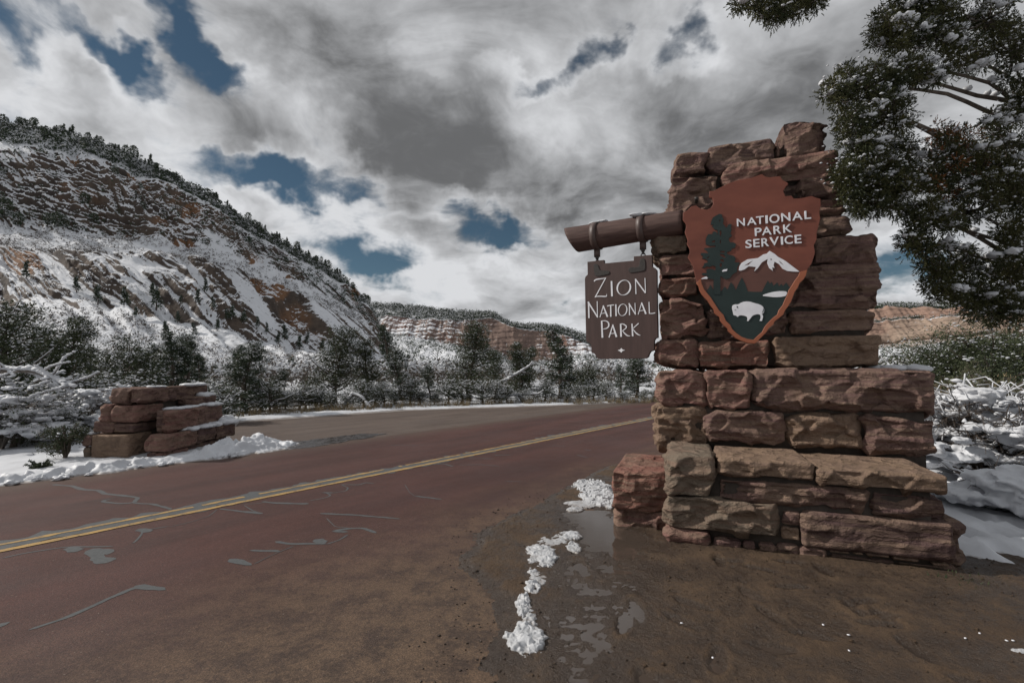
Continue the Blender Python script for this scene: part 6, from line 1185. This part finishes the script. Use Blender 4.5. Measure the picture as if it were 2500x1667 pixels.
# ------------------------------------------------------------------ overhanging juniper
def over_juniper():
    r = np.random.default_rng(17); root = empty('juniper_tree', (9.3, 7.2, 0)); tag(root, 'big juniper overhanging from the top right corner with clumps of snow on its dark boughs', 'tree')
    o = np.array([9.3, 7.2, 0.0]); wood, snowm = MB(), MB()
    trunk = np.array([(9.3, 7.2, -.1), (9.2, 7.15, 1.2), (9.0, 7.05, 2.4), (8.8, 6.95, 3.6), (8.5, 6.8, 4.8), (8.2, 6.7, 5.8)]); wood.add(*tube(trunk - o, [.24, .2, .18, .15, .11, .06], 10))
    # foliage masses: (x, y in the overview, half sizes, depth, number of tufts, rust share)
    MASS = [(1740, 10, 60, 16, 5.2, 9, 0), (1790, 30, 46, 26, 5.2, 9, 0), (1850, 2, 60, 22, 5.3, 8, 0),
            (2050, 60, 50, 40, 5.4, 13, 0), (2110, 20, 90, 34, 5.5, 16, 0), (2150, 80, 80, 46, 5.5, 15, 0), (2040, 95, 40, 22, 5.3, 5, 0), (2270, 40, 80, 60, 5.6, 15, 0), (2330, 120, 60, 80, 5.6, 14, 0), (2230, 130, 60, 40, 5.5, 8, 0),
            (1985, 190, 70, 44, 5.0, 17, 0), (1925, 215, 32, 28, 5.0, 6, 0), (2060, 165, 60, 34, 5.1, 12, 0), (2130, 160, 50, 30, 5.2, 9, 0),
            (1960, 300, 44, 56, 4.9, 17, 0), (2040, 260, 60, 50, 5.0, 13, 0), (1945, 400, 30, 50, 4.9, 13, 0), (2010, 380, 60, 60, 5.0, 17, 0), (1985, 460, 48, 30, 5.0, 10, 0), (2060, 440, 50, 50, 5.1, 11, 0), (2080, 350, 40, 50, 5.2, 6, 0),
            (2180, 330, 60, 50, 5.2, 10, .22), (2160, 410, 50, 40, 5.2, 11, .15), (2250, 390, 70, 70, 5.3, 17, .1), (2310, 320, 60, 80, 5.5, 15, 0), (2320, 440, 50, 60, 5.4, 14, 0), (2220, 480, 70, 40, 5.3, 12, 0), (2140, 500, 60, 40, 5.1, 11, 0), (2110, 560, 45, 40, 5.1, 9, 0), (2150, 620, 40, 30, 5.2, 6, 0),
            (2200, 600, 60, 44, 5.4, 10, 0), (2170, 660, 50, 30, 5.4, 9, 0), (2250, 680, 70, 44, 5.5, 16, 0), (2320, 620, 50, 60, 5.5, 15, 0), (2330, 540, 40, 50, 5.6, 11, 0), (2290, 700, 60, 40, 5.6, 12, 0), (2345, 700, 50, 50, 5.6, 10, 0), (2345, 240, 50, 60, 5.6, 12, 0),
            (2460, 100, 90, 120, 5.9, 16, 0), (2470, 350, 90, 140, 5.9, 16, 0), (2460, 600, 80, 120, 5.9, 14, 0), (2150, -90, 260, 60, 5.5, 26, 0), (1800, -60, 120, 40, 5.3, 12, 0)]
    cen, siz, rust = [], [], []
    hubs = []
    for (x, y, rx, ry, d, n, ru) in MASS:
        hub = np.array(tuple(v_y(x, y, d + .15))); k = K * d / FOC
        ti = np.argmin(np.abs(trunk[:, 2] - (hub[2] - .5))); p0 = trunk[ti] if not (y < 130 and x < 2200) else np.array(tuple(v_y(x + 330, -330, d + .8))); t = np.linspace(0, 1, 12)[:, None]
        Q = p0 + (hub - p0) * t + np.array([0, 0, .35]) * np.sin(t * 3.14) * (.3 + .3 * r.random()) + .12 * np.stack([fbm(np.concatenate([t * 4 + x, t * 0, t * 0 + q], 1), 3, seed=q) for q in range(3)], -1) * np.sin(t * 3.14)
        wood.add(*tube(Q - o, np.linspace(.045, .012, 12), 6))
        if r.random() < .55: 
            m = 16; f = r.uniform(2, 10.9, m); kk = f.astype(int); c = Q[kk] + (Q[kk + 1 - (kk == 11)] - Q[kk]) * (f - kk)[:, None]; s = r.uniform(.025, .05, m); snowm.add(*blobs(c - o + np.stack([0 * s, 0 * s, s * .9 + .02], -1), np.stack([s * 1.5, s * 1.3, s * .8], -1), r, ICO1, .35))
        for i in range(int(n * 3.3)):
            a = r.uniform(0, 6.28); q = math.sqrt(r.uniform(0, 1)); c = np.array(tuple(v_y(x + rx * q * math.cos(a), y + ry * q * math.sin(a), d + r.uniform(-.38, .38)))); cen.append(c); siz.append(r.uniform(.065, .115)); rust.append(r.random() < ru)
            tt = np.linspace(0, 1, 5)[:, None]; q2 = hub + (c - hub) * tt + np.array([0, 0, -.05]) * np.sin(tt * 3.14); wood.add(*tube(q2 - o, np.linspace(.010, .004, 5), 4))
    cen, siz, rust = np.array(cen), np.array(siz), np.array(rust)
    # sprigs: short twigs set with scale-leaf spikes
    crown = MB(); ns, nk = 38, 11
    for flag, mi in ((False, 0), (True, 1)):
        C = cen[rust == flag]; S = siz[rust == flag]; n = len(C)
        if not n: continue
        d = r.normal(size=(n, ns, 3)); d /= np.linalg.norm(d, axis=-1)[..., None]; d[..., 2] -= .12
        B = C[:, None] + d * (S[:, None, None] * r.uniform(.1, .85, (n, ns, 1)) ** .7); L = S[:, None] * r.uniform(.30, .62, (n, ns))
        t = np.linspace(.1, 1, nk); P = B[:, :, None] + d[:, :, None] * (L[..., None] * t)[..., None]; P = P.reshape(-1, 3); dd = np.repeat(d.reshape(-1, 3), nk, 0)
        crown.add(*leaf_tris(P - o, .020, .0085, r, dd, 1.0), mi)
    # snow resting on the tufts
    pick = r.random(len(cen)) < .17; c = cen[pick]; s = siz[pick]
    for rep in range(4):
        off = r.normal(0, .42, (len(c), 3)) * s[:, None]; off[:, 2] = s * r.uniform(.2, .6, len(c)); z = s * r.uniform(.16, .5, len(c)); snowm.add(*blobs(c + off - o, np.stack([z * 1.35, z * 1.1, z * .7], -1), r, ICO2, .75, 1.9))
    z = None
    c = np.repeat(cen, 3, 0) + r.normal(0, .07, (len(cen) * 3, 3)); s = r.uniform(.004, .015, len(c)); c[:, 2] += .04; snowm.add(*blobs(c - o, np.stack([s * 1.5, s * 1.3, s * .8], -1), r, OCT, 0))
    obj('trunk', wood.mesh('trunk', [MAT['bark']]), root); tag(obj('crown', crown.mesh('crown', [MAT['sprig'], MAT['rust_leaf']], False), root), kind='stuff'); tag(obj('snow', snowm.mesh('snow', [MAT['snow']]), root), kind='stuff')
over_juniper()

# small litter on the dirt: pale pebbles
for i, (px, py) in enumerate([(1664, 1524), (2010, 1528), (2073, 1592), (2392, 1549), (2458, 1567), (2474, 1567), (2072, 1553), (1740, 1609), (2357, 1561)]):
    p = on_ground(px, py, .02); r = np.random.default_rng(900 + i); mb = MB(); mb.add(*blobs([(0, 0, 0)], [(.010, .007, .004)], r, ICO1, .3)); tag(obj('pebble', mb.mesh('pebble', [MAT['sign_white']]), None, (p.x, p.y, .03)), 'tiny pale pebble lying on the brown dirt in the foreground', 'pebble', 'pale pebbles on the dirt')
